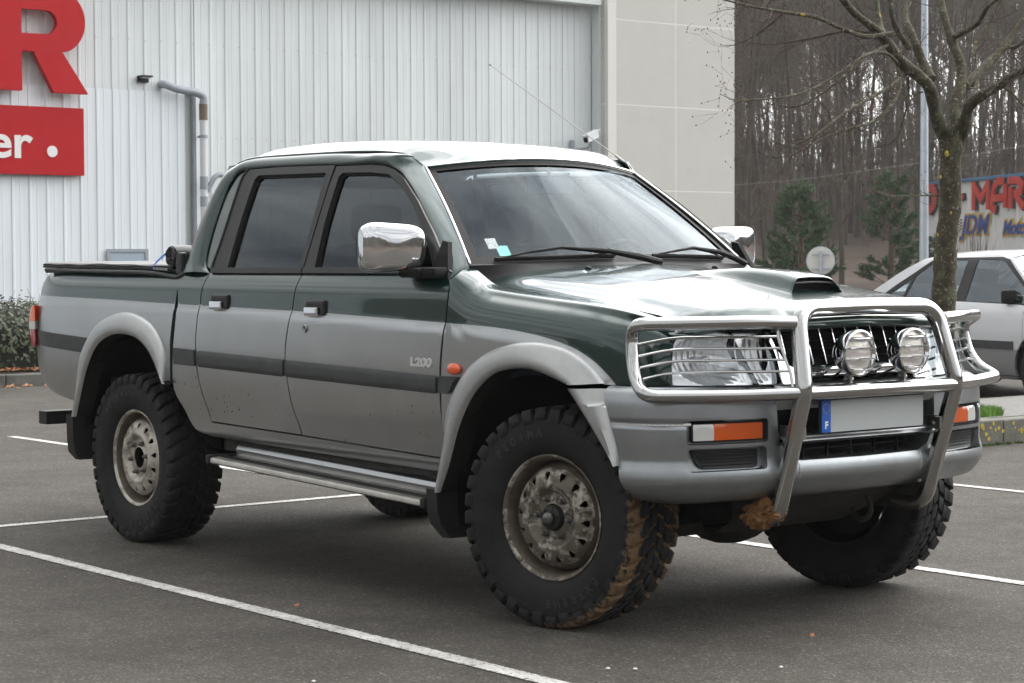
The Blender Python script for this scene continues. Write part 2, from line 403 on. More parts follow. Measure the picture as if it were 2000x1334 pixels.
def text_mb(s, size, depth=.01, bold=0, shear=0, sx=1, bevel=0):
    cu = bpy.data.curves.new('t', 'FONT'); cu.body = s; cu.size = size; cu.extrude = depth/2; cu.offset = bold; cu.shear = shear; cu.bevel_depth = bevel
    cu.resolution_u = 6; cu.align_x = 'CENTER'; cu.align_y = 'CENTER'
    o = bpy.data.objects.new('t', cu); C.objects.link(o); bpy.context.view_layer.update()
    me = bpy.data.meshes.new_from_object(o.evaluated_get(bpy.context.evaluated_depsgraph_get()))
    mb = MB(); mb.add([V(v.co.x*sx, v.co.y, v.co.z) for v in me.vertices], [list(p.vertices) for p in me.polygons], 0, False)
    bpy.data.objects.remove(o); bpy.data.curves.remove(cu); bpy.data.meshes.remove(me)
    return mb
def frame(o, xa, ya):
    """matrix mapping local x,y to given axes"""
    xa = Vector(xa).normalized(); ya = Vector(ya); ya = (ya-xa*ya.dot(xa)).normalized(); za = xa.cross(ya)
    return Matrix(((xa.x, ya.x, za.x, o[0]), (xa.y, ya.y, za.y, o[1]), (xa.z, ya.z, za.z, o[2]), (0, 0, 0, 1)))
# ================================================================== PICKUP TRUCK
truck = empty('pickup_truck', (-1.55, 0, 0))
tag(truck, 'two tone dark green and silver double cab pickup with muddy tyres and steel bull bar', 'pickup truck')
BX = [-4.1, -3.0, -2.57, -1.6, -.57, -.3, -.05, .14, .255, .344, .42]; BZ = [1.124, 1.106, 1.097, 1.081, 1.053, 1.044, 1.022, .984, .933, .860, .78]
def beltz(x): return sint(x, BX, BZ)
PZ = [.46, .485, .51, .54, .57, .62, .70, .80, .90, 1.0, 1.06, 1.10, 1.14, 1.165, 1.19, 1.21, 1.235, 1.26]
PY = [.725, .752, .783, .804, .811, .820, .835, .845, .848, .8455, .842, .8395, .837, .833, .824, .813, .796, .770]
def ledge(x, z):
    t = min(1, max(0, (beltz(x)-z+.004)/.045)); return .0075*(t*t*(3-2*t))
def Yside(x, z):
    y = sint(z, PZ, PY)+ledge(x, z)
    if x < -3.6: t = (-3.6-x)/.42; y -= .05*t**3
    return y
def SIDE(x, z): return V(x, -Yside(x, z), z)
GZ = [1.15, 1.235, 1.35, 1.5, 1.64, 1.70, 1.735]; GY = [.822, .797, .757, .702, .645, .615, .585]
def GS(x, z): return V(x, -sint(z, GZ, GY), z)
def GSi(d): return lambda x, z: GS(x, z)+V(0, d, -d*.2)
belt_con = [(x*.05, beltz(x*.05)) for x in range(-90, -10)]
def con_in(poly):  # belt points inside the polygon
    out = []
    for k in range(0, 900):
        x = -4.1+k*.005
        if pip((x, beltz(x)), poly): out.append((x, beltz(x)))
    return [out[2:-2:4]+[out[-3]]] if len(out) > 12 else []
def two(x, z): return 0 if z > beltz(x) else 1
sides = (False, True)      # right side (towards the camera) and its mirror
# ---- doors
rd_rear = [(-2.335, 1.235), (-2.345, 1.15), (-2.352, 1.07), (-2.366, .95), (-2.360, .818), (-2.328, .70), (-2.303, .64), (-2.297, .592)]
rd_front = [(-1.586, .577), (-1.590, .61), (-1.624, .701), (-1.650, .876), (-1.643, .97), (-1.617, 1.084), (-1.605, 1.178), (-1.603, 1.235)]
fd_front = [(-.606, .549), (-.602, .65), (-.598, .76), (-.592, .889), (-.579, 1.0), (-.572, 1.055), (-.566, 1.149), (-.578, 1.205), (-.62, 1.235)]
def dense(p, st=.03): return [(q.x, q.y) for q in lin([V(*a, 0) for a in p], st)]
def smooth2(p, st=.03): return [(q.x, q.y) for q in spl([V(*a, 0) for a in p], st)]
rdr = smooth2(rd_rear); rdf = smooth2(rd_front); fdf = smooth2(fd_front); G = .007
rear_poly = rdr + dense([rdr[-1], rdf[0]])[1:-1] + rdf + dense([rdf[-1], rdr[0]])[1:-1]
fr = [(x+G, z) for x, z in rdf][::-1]
front_poly = fr + dense([(fr[-1][0], fr[-1][1]-.001), fdf[0]])[1:-1] + fdf + dense([fdf[-1], fr[0]])[1:-1]
sill_y = lambda x: interp(x, [-2.30, -1.59, -.6], [.592, .577, .549])
# window frames on the greenhouse surface
rw_out = [(-2.322, 1.243), (-2.306, 1.40), (-2.306, 1.564), (-2.306, 1.655), (-2.28, 1.683), (-1.99, 1.685), (-1.607, 1.677), (-1.600, 1.54), (-1.600, 1.39), (-1.603, 1.243)]
fw_out = [(-1.594, 1.243), (-1.591, 1.42), (-1.592, 1.60), (-1.590, 1.672), (-1.345, 1.668), (-1.235, 1.66), (-1.165, 1.644), (-1.081, 1.608), (-.937, 1.515), (-.772, 1.389), (-.60, 1.243)]
rw_gl = [(-2.190, 1.252), (-2.196, 1.44), (-2.196, 1.628), (-2.175, 1.645), (-1.663, 1.637), (-1.643, 1.45), (-1.643, 1.252)]
fw_gl = [(-1.505, 1.252), (-1.528, 1.43), (-1.534, 1.620), (-1.515, 1.634), (-1.32, 1.629), (-1.19, 1.617), (-1.10, 1.580), (-.955, 1.487), (-.80, 1.352), (-.715, 1.252)]
for mir in sides:
    for nm, poly, wo, wg, lab, hx, hz in (('rear_door', rear_poly, rw_out, rw_gl, None, (-2.25, -2.11), 1.137), ('front_door', front_poly, fw_out, fw_gl, None, (-1.507, -1.362), 1.122)):
        mb = MB(); patch(mb, SIDE, poly, cons=con_in(poly), mif=two, du=.035, dv=.02)
        door = build(nm, mb, ['green', 'silver'], truck, mir)
        # window frame
        mb = MB(); o = dense(wo+[wo[0]], .03)[:-1]
        seal = lambda p, d: [(q.x, q.y) for q in [V(*a, 0) for a in p]]
        cx = sum(p[0] for p in wg)/len(wg); cz = sum(p[1] for p in wg)/len(wg)
        big = [(cx+(x-cx)*1.035, cz+(z-cz)*1.06) for x, z in wg]
        patch(mb, GSi(-.004), o[::-1] if area2([V(*p, 0) for p in o]) < 0 else o, holes=[dense(big+[big[0]], .03)[:-1]], du=.04, dv=.04, thick=.035)
        build('window_frame', mb, 'frameblack', door, mir)
        mb = MB(); patch(mb, GSi(.008), dense(big+[big[0]], .03)[:-1], holes=[dense(wg+[wg[0]], .03)[:-1]], du=.04, dv=.04, thick=.01)
        build('window_seal', mb, 'rubber', door, mir)
        mb = MB(); patch(mb, GSi(.014), dense(big+[big[0]], .04)[:-1], du=.05, dv=.05, lip=False)
        build('window_pane', mb, 'glass_tint', door, mir)
        # sill strip
        x0, x1 = (-2.322, -1.603) if nm == 'rear_door' else (-1.594, -.64)
        mb = MB(); patch(mb, GSi(-.010), dense([(x0, 1.233), (x1, 1.233), (x1, 1.256), (x0, 1.256), (x0, 1.233)], .03)[:-1], du=.06, dv=.01, thick=.012)
        build('sill_strip', mb, 'frameblack', door, mir)
        # rubbing strip
        if nm == 'rear_door': q = [(-2.338, .897), (-1.655, .882), (-1.658, .811), (-2.338, .827)]
        else: q = [(-1.632, .880), (-.606, .856), (-.608, .790), (-1.636, .811)]
        q = rnd([V(*p, 0) for p in q][::-1], .008, .003, True); mb = MB()
        patch(mb, lambda x, z: SIDE(x, z)+V(0, -.012+.006*(abs(z-interp(x, [-2.34, -.6], [.862, .823]))/.035)**4, 0), [(p.x, p.y) for p in lin(q, .03, True)], du=.05, dv=.012, thick=.012)
        build('rubbing_strip', mb, 'moulding', door, mir)
        # handle: black surround, bright lever
        mb = MB(); xc = (hx[0]+hx[1])/2; n_ = SIDE(xc, hz-.02)
        mb.box((xc, n_.y-.002, hz-.012), (.135, .024, .034), .010); mb.box((xc+.052, n_.y-.002, hz-.026), (.032, .022, .062), .008)
        hd = build('handle', mb, 'frameblack', door, mir)
        mb = MB(); mb.box((xc-.016, n_.y-.012, hz-.041), (.098, .022, .036), .005)
        build('lever', mb, 'chrome', hd, mir)
        if nm == 'front_door':
            mb = MB(); p = SIDE(-1.499, 1.012); mb.lathe([(0, .001), (.006, .008), (.007, .013), (.003, .016), (-.004, .017)], p, 'y', 20, sgn=-1)
            mb.box((p.x, p.y-.007, p.z), (.003, .003, .012), 0)
            build('lock', mb, 'steeldark', door, mir)
            fd_obj = door
            if not mir:
                t = text_mb('L200', .043, .006, .0018, 0, 1.55, .0008); t.xf(frame((-.706, -.8555, .9015), (1, 0, -.008), (0, .02, 1)))
                build('badge', t, 'badge', door, smooth=False)
            # mirror: triangle base, arm, chrome shell, glass
            mb = MB()
            tri = [(-.76, 1.245), (-.60, 1.243), (-.585, 1.203), (-.62, 1.230), (-.760, 1.233)]
            P3 = [(-.712, 1.236), (-.592, 1.214), (-.655, 1.352), (-.690, 1.358)]
            M = Matrix(((1, 0, 0, 0), (0, 0, -1, 0), (0, 1, 0, 0), (0, 0, 0, 1)))
            mb.prism(P3, .02, M); 
            for i in range(len(mb.v)): mb.v[i].y += GS(0, mb.v[i].z).y+.010
            mb.box((-.685, -.820, 1.238), (.15, .085, .040), .012); mb.box((-.755, -.845, 1.237), (.13, .07, .036), .012)
            mirb = build('mirror_mount', mb, 'mattblack', door, mir)
            mb = MB(); rows = []
            mc = V(-.855, -.886, 1.333)
            secs = [(-.035, .97), (-.02, 1), (.0, 1), (.03, .995), (.052, .98), (.068, .945), (.078, .90), (.083, .84), (.087, .70), (.090, .5), (.092, .3), (.093, .12), (.0932, .02)]
            for sx_, a in secs:
                hw, hh = .127*a, .094*a; row = []
                for j in range(40):
                    th = 2*math.pi*j/40; cc, ss = math.cos(th), math.sin(th); e = .50
                    yy = math.copysign(abs(cc)**e, cc)*hw; zz = math.copysign(abs(ss)**e, ss)*hh
                    row.append(mc+V(sx_*.92+yy*.39, yy*.92-sx_*.39, zz*(1-.7*yy)))
                rows.append(row)
            mb.grid(rows, cv=True); mb.f.append([len(mb.v)-40+i for i in range(40)]); mb.m.append(0); mb.s.append(True)
            ms = build('mirror_shell', mb, 'chrome', mirb, mir, sharp=80)
            mb = MB(); ring = [[p+V(-.004, 0, 0) for p in rows[0]], [mc+(p-mc)*.93+V(-.012, 0, 0) for p in rows[0]], [mc+(p-mc)*.9+V(.01, 0, 0) for p in rows[0]]]
            mb.grid(ring, cv=True); build('mirror_bezel', mb, 'blackplastic', mirb, mir)
            mb = MB(); mb.add([mc+(p-mc)*.9+V(.008, 0, 0) for p in rows[0]], [list(range(40))]); build('mirror_glass', mb, 'chrome', mirb, mir)
rq = random.Random(5); mb = MB()
for _ in range(46):
    x = rq.choice((rq.gauss(-2.05, .12), rq.gauss(-2.28, .10), rq.gauss(-.75, .1))); z = rq.gauss(.68, .05); r_ = rq.uniform(.0015, .0055)
    if z < .6 or x > -.63: continue
    mb.ball(SIDE(x, z)+V(0, -.0004, 0), (r_, .001, r_*rq.uniform(.8, 1.6)), seg=7)
o = build('mud_specks', mb, 'mud', truck); tag(o, kind='stuff')
# ---- cab lower quarter and sill
for mir in sides:
    rr = smooth2([(-2.574, 1.225), (-2.545, 1.083), (-2.572, .855), (-2.579, .719), (-2.513, .631), (-2.447, .548), (-2.324, .522)])
    pl = rr + dense([(-2.324, .522), (-.653, .486)])[1:] + [(-.60, .50), (-.600, .538)]
    top = [(x, sill_y(x)-G) for x, _ in dense([(-.600, 0), (-2.297, 0)], .03)]
    pl += top[1:] + [(x-G, z) for x, z in rdr[::-1]][1:] + dense([(-2.342, 1.235), (-2.57, 1.235)], .03)[1:-1]
    mb = MB(); patch(mb, SIDE, pl, cons=con_in(pl), mif=two, du=.035, dv=.018)
    cab = build('cab_sill_panel', mb, ['green', 'silver'], truck, mir)
    q = rnd([V(*p, 0) for p in [(-2.548, .832), (-2.372, .829), (-2.372, .899), (-2.550, .904)]], .006, .003, True); mb = MB()
    patch(mb, lambda x, z: SIDE(x, z)+V(0, -.011, 0), [(p.x, p.y) for p in lin(q, .03, True)], du=.05, dv=.015, thick=.012); build('rubbing_strip', mb, 'moulding', cab, mir)
def wsp(u, v):     # u lateral -1..1, v 0..1 bottom to top
    k = 1-u*u; x = (-.592+.105*k)*(1-v) + (-1.089+.10*k)*v; y = u*(.716*(1-v)+.553*v)
    z = (1.262+.008*k)*(1-v)+(1.647+.040*k)*v; b = math.sin(math.pi*v)*.012
    return V(x+b*.6, y, z+b*.8)
# ---- greenhouse band: C pillar, roof side, A pillar (door opening edge Dc -> outer edge Ec)
Dc = [(-.592, .806, 1.205), (-.612, .797, 1.236), (-.784, .733, 1.393), (-.948, .683, 1.52), (-1.088, .648, 1.613), (-1.172, .638, 1.651), (-1.25, .636, 1.668), (-1.345, .632, 1.674), (-1.6, .628, 1.683), (-2.0, .624, 1.691), (-2.27, .624, 1.689), (-2.375, .634, 1.668), (-2.418, .672, 1.575), (-2.425, .738, 1.40), (-2.405, .783, 1.28), (-2.352, .798, 1.235)]
wq = lambda v: tuple(wsp(1, v)+V(.004, .003, .006))
Ec = [(-.584, .718, 1.256), wq(.03), wq(.27), wq(.58), wq(.86), wq(1.0), (-1.135, .570, 1.688), (-1.20, .582, 1.709), (-1.6, .586, 1.731), (-2.0, .586, 1.737), (-2.30, .59, 1.735), (-2.43, .608, 1.708), (-2.492, .632, 1.662), (-2.533, .697, 1.513), (-2.557, .754, 1.359), (-2.578, .798, 1.228)]
for mir in sides:
    nn = 120; tD = []; 
    def along(Cv):
        P = [Vector(p) for p in Cv]; out = []
        for i in range(len(P)-1):
            p1, p2 = P[i], P[i+1]; p0 = P[i-1] if i else p1*2-p2; p3 = P[i+2] if i < len(P)-2 else p2*2-p1
            for j in range(8):
                t = j/8; out.append((p1*2+(p2-p0)*t+(p0*2-p1*5+p2*4-p3)*t*t+(p1*3-p0-p2*3+p3)*t**3)*.5)
        return out+[P[-1]]
    D_, E_ = along(Dc), along(Ec); rows = []
    for a, b in zip(D_, E_):
        a = V(a.x, -a.y, a.z); b = V(b.x, -b.y, b.z); d = b-a
        front = max(0, min(1, (a.x+1.25)/.15)); rear = max(0, min(1, (-2.33-a.x)/.05))
        n = V(.25*front-.3*rear, -.95, .45*(1-rear)*(1-.8*front)).normalized(); bu = min(.028, d.length*(.2-.12*front))
        rows.append([a+V(0, .03, -.002), a+V(0, .004, 0)] + [a+d*t+n*bu*(1-(2*t-1)**2)**.8 for t in (0, .06, .15, .3, .5, .7, .85, .94, 1)] + [b-n*.006+d.normalized()*.004])
    mb = MB(); mb.grid(rows); build('cab_pillars', mb, 'green', truck, mir, sharp=60)
    # black strip behind the rear door window
    mb = MB(); q = [(-2.402, 1.27), (-2.418, 1.40), (-2.413, 1.574), (-2.372, 1.663), (-2.318, 1.680), (-2.312, 1.56), (-2.312, 1.40), (-2.33, 1.243)]
    patch(mb, GSi(.006), [p for p in dense(q+[q[0]], .03)[:-1]][::-1], du=.05, dv=.05, thick=.02); build('quarter_trim', mb, 'green', truck, mir)
for mir in sides:
    mb = MB(); P_ = [(-2.330, 1.243), (-2.313, 1.40), (-2.313, 1.564), (-2.313, 1.655), (-2.29, 1.688)]; mb.tube([GS(x, z)+V(0, -.001, 0) for x, z in [(q.x, q.y) for q in spl([V(*p, 0) for p in P_], .03)]], .009, 6); build('door_seal', mb, 'rubber', truck, mir)
# ---- windscreen
cols = [-1, -.97, -.935]+[-.9+.1*i for i in range(1, 18)]+[.935, .97, 1]; rws = [0, .03, .08]+[.08+.8*i/12 for i in range(1, 13)]+[.955, 1]
fritc = lambda u, v: abs(u) > .935 or v < .08 or v > .955
mb = MB(); mg = MB()
for i in range(len(cols)-1):
    for j in range(len(rws)-1):
        u, v = (cols[i]+cols[i+1])/2, (rws[j]+rws[j+1])/2
        (mb if fritc(u, v) else mg).add([wsp(cols[i], rws[j]), wsp(cols[i+1], rws[j]), wsp(cols[i+1], rws[j+1]), wsp(cols[i], rws[j+1])], [(0, 1, 2, 3)])
mgg = MB(); mgg.grid([[wsp(u, v)-V(.004, 0, .004) for v in [.06+.91*k/16 for k in range(17)]] for u in [-.95+1.90*k/30 for k in range(31)]]); mgg.f = [f[::-1] for f in mgg.f] 
wso = build('windscreen', mgg, 'glass_screen', truck)
build('screen_border', mb, 'rubber', wso)
ring = [wsp(-1, k/24) for k in range(25)]+[wsp(-1+2*k/30, 1) for k in range(1, 31)]+[wsp(1, 1-k/24) for k in range(1, 25)]
mb = MB(); mb.tube([p+V(.006, 0, .008) for p in ring], .0048, 8); build('screen_trim', mb, 'chrome', wso)
for (u0, v0, s, m) in ((-.845, .155, .05, 'sticker2'), (-.80, .075, .055, 'sticker')):
    mb = MB(); mb.grid([[wsp(u0+s*1.25*a/4, v0+s*1.9*b/4)+V(-.004, 0, -.004) for b in range(5)] for a in range(5)])
    build('windscreen_sticker', mb, m, wso)
# ---- roof
RX = [-2.44, -2.38, -2.18, -1.82, -1.47, -1.2, -1.14, -1.087]; RZ = [1.712, 1.731, 1.737, 1.735, 1.729, 1.711, 1.693, 1.655]
CX = [-2.44, -2.38, -2.28, -2.0, -1.6, -1.4, -1.2, -1.05, -.985]; CZ = [1.745, 1.775, 1.797, 1.806, 1.797, 1.783, 1.752, 1.713, 1.692]
def yr(x): return interp(x, [-1.22, -1.14, -1.087, -.98], [.586, .572, .556, .556])
def Rf(x, y):
    a = min(1, abs(y)/yr(x)); r = sint(x, RX, RZ); c = sint(x, CX, CZ)
    if x > -1.087: # ahead of the corner follow the screen's top edge
        u2 = min(1, (( -.989-x)/.10)) if x < -.989 else 0
        r = 1.647+.04*(1-u2)+.006
    g = sint(a, [0, .35, .6, .78, .88, .94, .975, 1], [1, .96, .88, .74, .50, .20, .04, 0])
    return V(x, y, r+(c-r)*g)
def xt(y): u = y/.553; return -1.089+.10*(1-u*u)
def xrear(y): return -2.43+.05*(abs(y)/.586)**4
rows = []
for i in range(41):
    y = -1+i/20; row = []
    for j in range(61):
        t = j/60; yy = y*.586; x = xrear(yy)+(xt(min(.553, abs(y)*.553))-xrear(yy))*t
        yy = y*yr(x); p = Rf(x, yy)
        if t > .86:   # blend down to the glass edge
            k = (t-.86)/.14; e = wsp(y, 1)+V(0, 0, .007); p = p.lerp(V(p.x, e.y, e.z+(1-k)*.075*(1-.35*y*y)), k*k*(3-2*k))
        row.append(p)
    row.insert(0, row[0]+V(-.025, 0, -.05)); row.append(row[-1]+V(.004, 0, -.01)); rows.append(row)
mb = MB(); mb.grid(rows); mb.f = [f[::-1] for f in mb.f]
roof = build('roof', mb, 'green', truck, sharp=60)
for mir in sides:
    mb = MB(); P = [(-2.42, -.600, 1.716), (-2.34, -.594, 1.733), (-2.18, -.590, 1.7385), (-1.82, -.590, 1.7365), (-1.47, -.590, 1.7305), (-1.25, -.588, 1.717), (-1.17, -.580, 1.703), (-1.12, -.566, 1.678), (-1.095, -.557, 1.655)]
    mb.tube(spl(P, .04), .0055, 6); build('drip_rail', mb, 'green', roof, mir)
mb = MB(); mb.tube([(-1.17, .585, 1.70), (-1.20, .585, 1.715), (-1.24, .587, 1.735)], .006, 8); mb.tube([(-1.22, .587, 1.725), (-2.14, .60, 2.196)], [.0028, .0014], 6); mb.ball((-2.14, .60, 2.197), .005, seg=8)
build('antenna', mb, 'steeldark', truck)
# ---- cab rear wall with window
mb = MB(); mb.prism([(-.78, .64), (.78, .64), (.79, 1.235), (.60, 1.71), (.4, 1.75), (-.4, 1.75), (-.60, 1.71), (-.79, 1.235)], .03, Matrix(((0, 0, 1, -2.50), (1, 0, 0, 0), (0, 1, 0, 0), (0, 0, 0, 1))), holes=[[(-.56, 1.32), (.56, 1.32), (.48, 1.62), (-.48, 1.62)]])
cr_ = build('cab_back_wall', mb, 'green', truck)
mb = MB(); mb.add([(-2.49, -.565, 1.315), (-2.49, .565, 1.315), (-2.49, .485, 1.625), (-2.49, -.485, 1.625)], [(0, 1, 2, 3)], 0, False); build('rear_window', mb, 'glass_car', cr_)
mb = MB()   # quarter corners closing the cab towards its back wall
for sg in (-1, 1): mb.grid([[V(-2.575, sg*.798, 1.23), V(-2.50, sg*.78, 1.235)], [V(-2.555, sg*.752, 1.36), V(-2.50, sg*.74, 1.36)], [V(-2.53, sg*.695, 1.51), V(-2.49, sg*.68, 1.51)], [V(-2.49, sg*.630, 1.66), V(-2.46, sg*.61, 1.66)], [V(-2.43, sg*.60, 1.71), V(-2.43, sg*.55, 1.72)]])
build('back_wall_corner', mb, 'green', cr_)
# ---- front wing (fender)
FX = [0, .1, .2, .3, .4, .47, .52, .56, .60]; FY = [.842, .838, .830, .815, .790, .765, .745, .722, .69]
ZX = [-.62, -.57, -.52, -.46, -.42, -.3, -.1, .19, .35, .43, .47, .50, .52, .54, .60]; ZC = [1.262, 1.250, 1.226, 1.198, 1.188, 1.174, 1.157, 1.131, 1.107, 1.090, 1.078, 1.062, 1.046, 1.03, .98]
YX = [-.62, -.55, -.47, -.3, .3, .45, .5, .54, .6]; YC = [.705, .700, .702, .710, .710, .700, .690, .676, .65]
SI = list(range(9))
def fsec(x):
    ys, zc, yc = sint(x, FX, FY), sint(x, ZX, ZC), sint(x, YX, YC); k = min(1, max(0, (x+.6)/.25)); k2 = min(1, max(0, (x-.3)/.2))
    return ([ys-.035, ys-.006, ys+.002, ys-.001, ys-.009-.004*k2, ys-.018-.012*k, ys-.034-.024*k, yc+(ys-yc)*.38, yc],
            [.48, .68, .88, zc-.155, zc-.09, zc-.05, zc-.022-.004*k, zc-.006, zc])
def FEN(x, s):
    ys, zs = fsec(x); y = sint(s, SI, ys); z = sint(s, SI, zs); return V(x, -(y+ledge(x, z)), z)
def s_of(x, z):
    ys, zs = fsec(x); a, b = 0, 8
    for _ in range(40):
        m = (a+b)/2
        if sint(m, SI, zs) < z: a = m
        else: b = m
    return a
arch_f = [(.30, .862), (.27, .872), (.20, .912), (.10, .946), (-.03, .961), (-.17, .952), (-.29, .915), (-.40, .85), (-.49, .75), (-.545, .62)]
for mir in sides:
    pl = [(x+G, s_of(x, z)) for x, z in fdf if z > .62 and z < 1.206]
    pl += [(-.572, s_of(-.572, 1.212)), (-.580, 7.0), (-.588, 7.7), (-.59, 7.94)] + dense([(-.588, 8), (.498, 8)], .03) + [(.510, s_of(.51, 1.035)), (.516, s_of(.516, 1.0)), (.524, s_of(.524, .96)), (.532, s_of(.532, .91)), (.54, s_of(.54, .862))]
    pl += [(x, s_of(x, .862)) for x in (.50, .46, .42, .38, .34)] + [(x, s_of(x, z)) for x, z in smooth2(arch_f)]
    cons = [[(x*.02, s_of(x*.02, beltz(x*.02))) for x in range(-27, 17)]]
    mb = MB(); patch(mb, FEN, pl[::-1], cons=cons, mif=lambda x, s: two(x, FEN(x, s).z), du=.03, dv=.22, sc2=(1, .12), eps=1e-3)
    fen = build('front_wing', mb, ['green', 'silver'], truck, mir)
    mb = MB(); p = SIDE(-.50, .886); mb.ball((-.502, p.y-.002, .886), (.040, .014, .022), seg=20); build('side_indicator', mb, 'amberlens', fen, mir)
    q = rnd([V(*a_, 0) for a_ in [(-.588, .795), (-.53, .792), (-.492, .845), (-.47, .852), (-.470, .858), (-.582, .857)]], [.008, .02, .01, .004, .004, .006], .003, True); mb = MB()
    patch(mb, lambda x, z: SIDE(x, z)+V(0, -.012, 0), [(a_.x, a_.y) for a_ in lin(q, .02, True)], du=.04, dv=.015, thick=.013); build('rubbing_strip', mb, 'moulding', fen, mir)
# ---- bonnet
XF = [0, .3, .45, .6, .68, .71]; YFv = [.705, .69, .662, .598, .525, .50]
ZBX = [-.62, -.42, -.3, -.1, .19, .35, .43, .6, .72]; ZB = [1.200, 1.186, 1.174, 1.157, 1.131, 1.108, 1.096, 1.067, 1.045]
def HZ(x, y):
    a = abs(y); xf = sint(a, XF, YFv); d = max(0, xf-x); drop = .044*max(0, 1-d/.085)**2.4
    off = sint(a, [0, .2, .4, .53, .58, .62, .665, .69, .72], [.083, .077, .063, .046, .036, .020, .005, .001, 0])
    return V(x, y, sint(x, ZBX, ZB)+off-drop)
ycut = lambda x: sint(x, YX, YC)-.006
rt = [(-.445, .692), (-.50, .680), (-.545, .655), (-.555, .63), (-.53, .60), (-.48, .48), (-.445, .35), (-.42, .18), (-.412, 0)]
half = smooth2(rt[::-1], .03)     # centre -> corner (y positive)
sidec = [(x, ycut(x)) for x in [-.41+.03*i for i in range(31)]]
frontc = [(sint(y, XF, YFv), y) for y in [.685-.025*i for i in range(28)]]
hp = half + sidec + frontc      # y>0 from centre rear round to centre front
full = hp + [(x, -y) for x, y in hp[::-1] if y > .002]
mb = MB(); patch(mb, HZ, full[::-1], du=.03, dv=.025, thick=.02)
bon = build('bonnet', mb, 'green', truck)
# scoop
mb = MB(); rows = []
for i in range(26):
    t = i/25; x = -.10+.60*t; hw = .045+.068*t**.8; h = .056*math.sin(min(1, t*1.02)*math.pi/2)**1.1; row = []
    for j in range(31):
        u = -1+j/15; y = u*(hw+.028); base = HZ(x, y).z
        g = 1/(1+abs(u*1.24)**9) if abs(u) < 1 else 0
        edge = max(0, 1-abs(u)**10); row.append(V(x+(.035*(1-u*u) if t > .8 else 0)*(t-.8)*-5+.0, y, base+h*g*edge-.004*(1-edge)))
    rows.append(row)
inner = [p+V(-.006, 0, -.012) if abs(p.y) < .12 else p+V(0, 0, -.004) for p in rows[-1]]
rows.append([p+V(.004, 0, -.004) for p in rows[-1]])
mb.grid(rows); scoop = build('bonnet_scoop', mb, 'green', bon, sharp=70)
mb = MB(); last = rows[-2]; m_ = [p for p in last if abs(p.y) < .106]
mb.grid([[V(p.x-.012, p.y*.93, HZ(p.x, p.y).z+(p.z-HZ(p.x, p.y).z)*.86) for p in m_], [V(p.x-.012, p.y*.93, HZ(p.x, p.y).z+.002) for p in m_]])
build('scoop_mouth', mb, 'dark', scoop)
mb = MB(); mb.tube([(.482, y*.01, HZ(.48, y*.01).z+.03) for y in range(-10, 11)], .003, 6); build('scoop_bar', mb, 'blackplastic', scoop)
for sg in (-1, 1):
    mb = MB(); p = HZ(-.36, sg*.33); mb.ball(p+V(0, 0, .003), (.014, .012, .008), seg=12); build('washer_jet', mb, 'blackplastic', bon)
# cowl
mb = MB(); rows = []
for i in range(41):
    u = -1+i/20; a = wsp(u, 0); y = u*.70; xr = interp(abs(y), [0, .18, .35, .48, .60, .655, .72], [-.412, -.42, -.445, -.48, -.53, -.56, -.585]); h = HZ(xr, y)
    rows.append([a+V(-.01, 0, .006), a+V(.012, 0, .002), a.lerp(h, .5)+V(0, 0, -.006), h+V(.0, 0, -.008), h+V(.03, 0, -.03)])
mb.grid(rows); build('cowl', mb, 'blackplastic', truck)
# wipers
for (ua, ub, va, vb, pu, nmx) in ((-.86, -.10, .035, .05, .16, 0), (.18, .82, .05, .045, .93, 1)):
    mb = MB()
    bl = [wsp(ua+(ub-ua)*k/14, (va+(vb-va)*k/14))+V(.012, 0, .010) for k in range(15)]
    mb.tube(bl, .006, 6); mb.tube([p+V(-.006, 0, -.008) for p in bl], .004, 4)
    lo = wsp(ua+(ub-ua)*.28, .06)+V(.02, 0, .022); mid = wsp(ua+(ub-ua)*.52, .065)+V(.026, 0, .034); hi = wsp(ua+(ub-ua)*.78, .06)+V(.02, 0, .022)
    mb.tube([bl[1]+V(0, 0, .004), lo, mid, hi, bl[13]+V(0, 0, .004)], [.003, .005, .007, .005, .003], 6)
    piv = wsp(pu, 0)+V(.05, 0, .004)
    mb.tube([mid, mid.lerp(piv, .45)+V(.012, 0, .012), mid.lerp(piv, .75)+V(.01, 0, .008), piv], [.006, .010, .014, .013], 8)
    build('wiper', mb, 'rubber', truck)
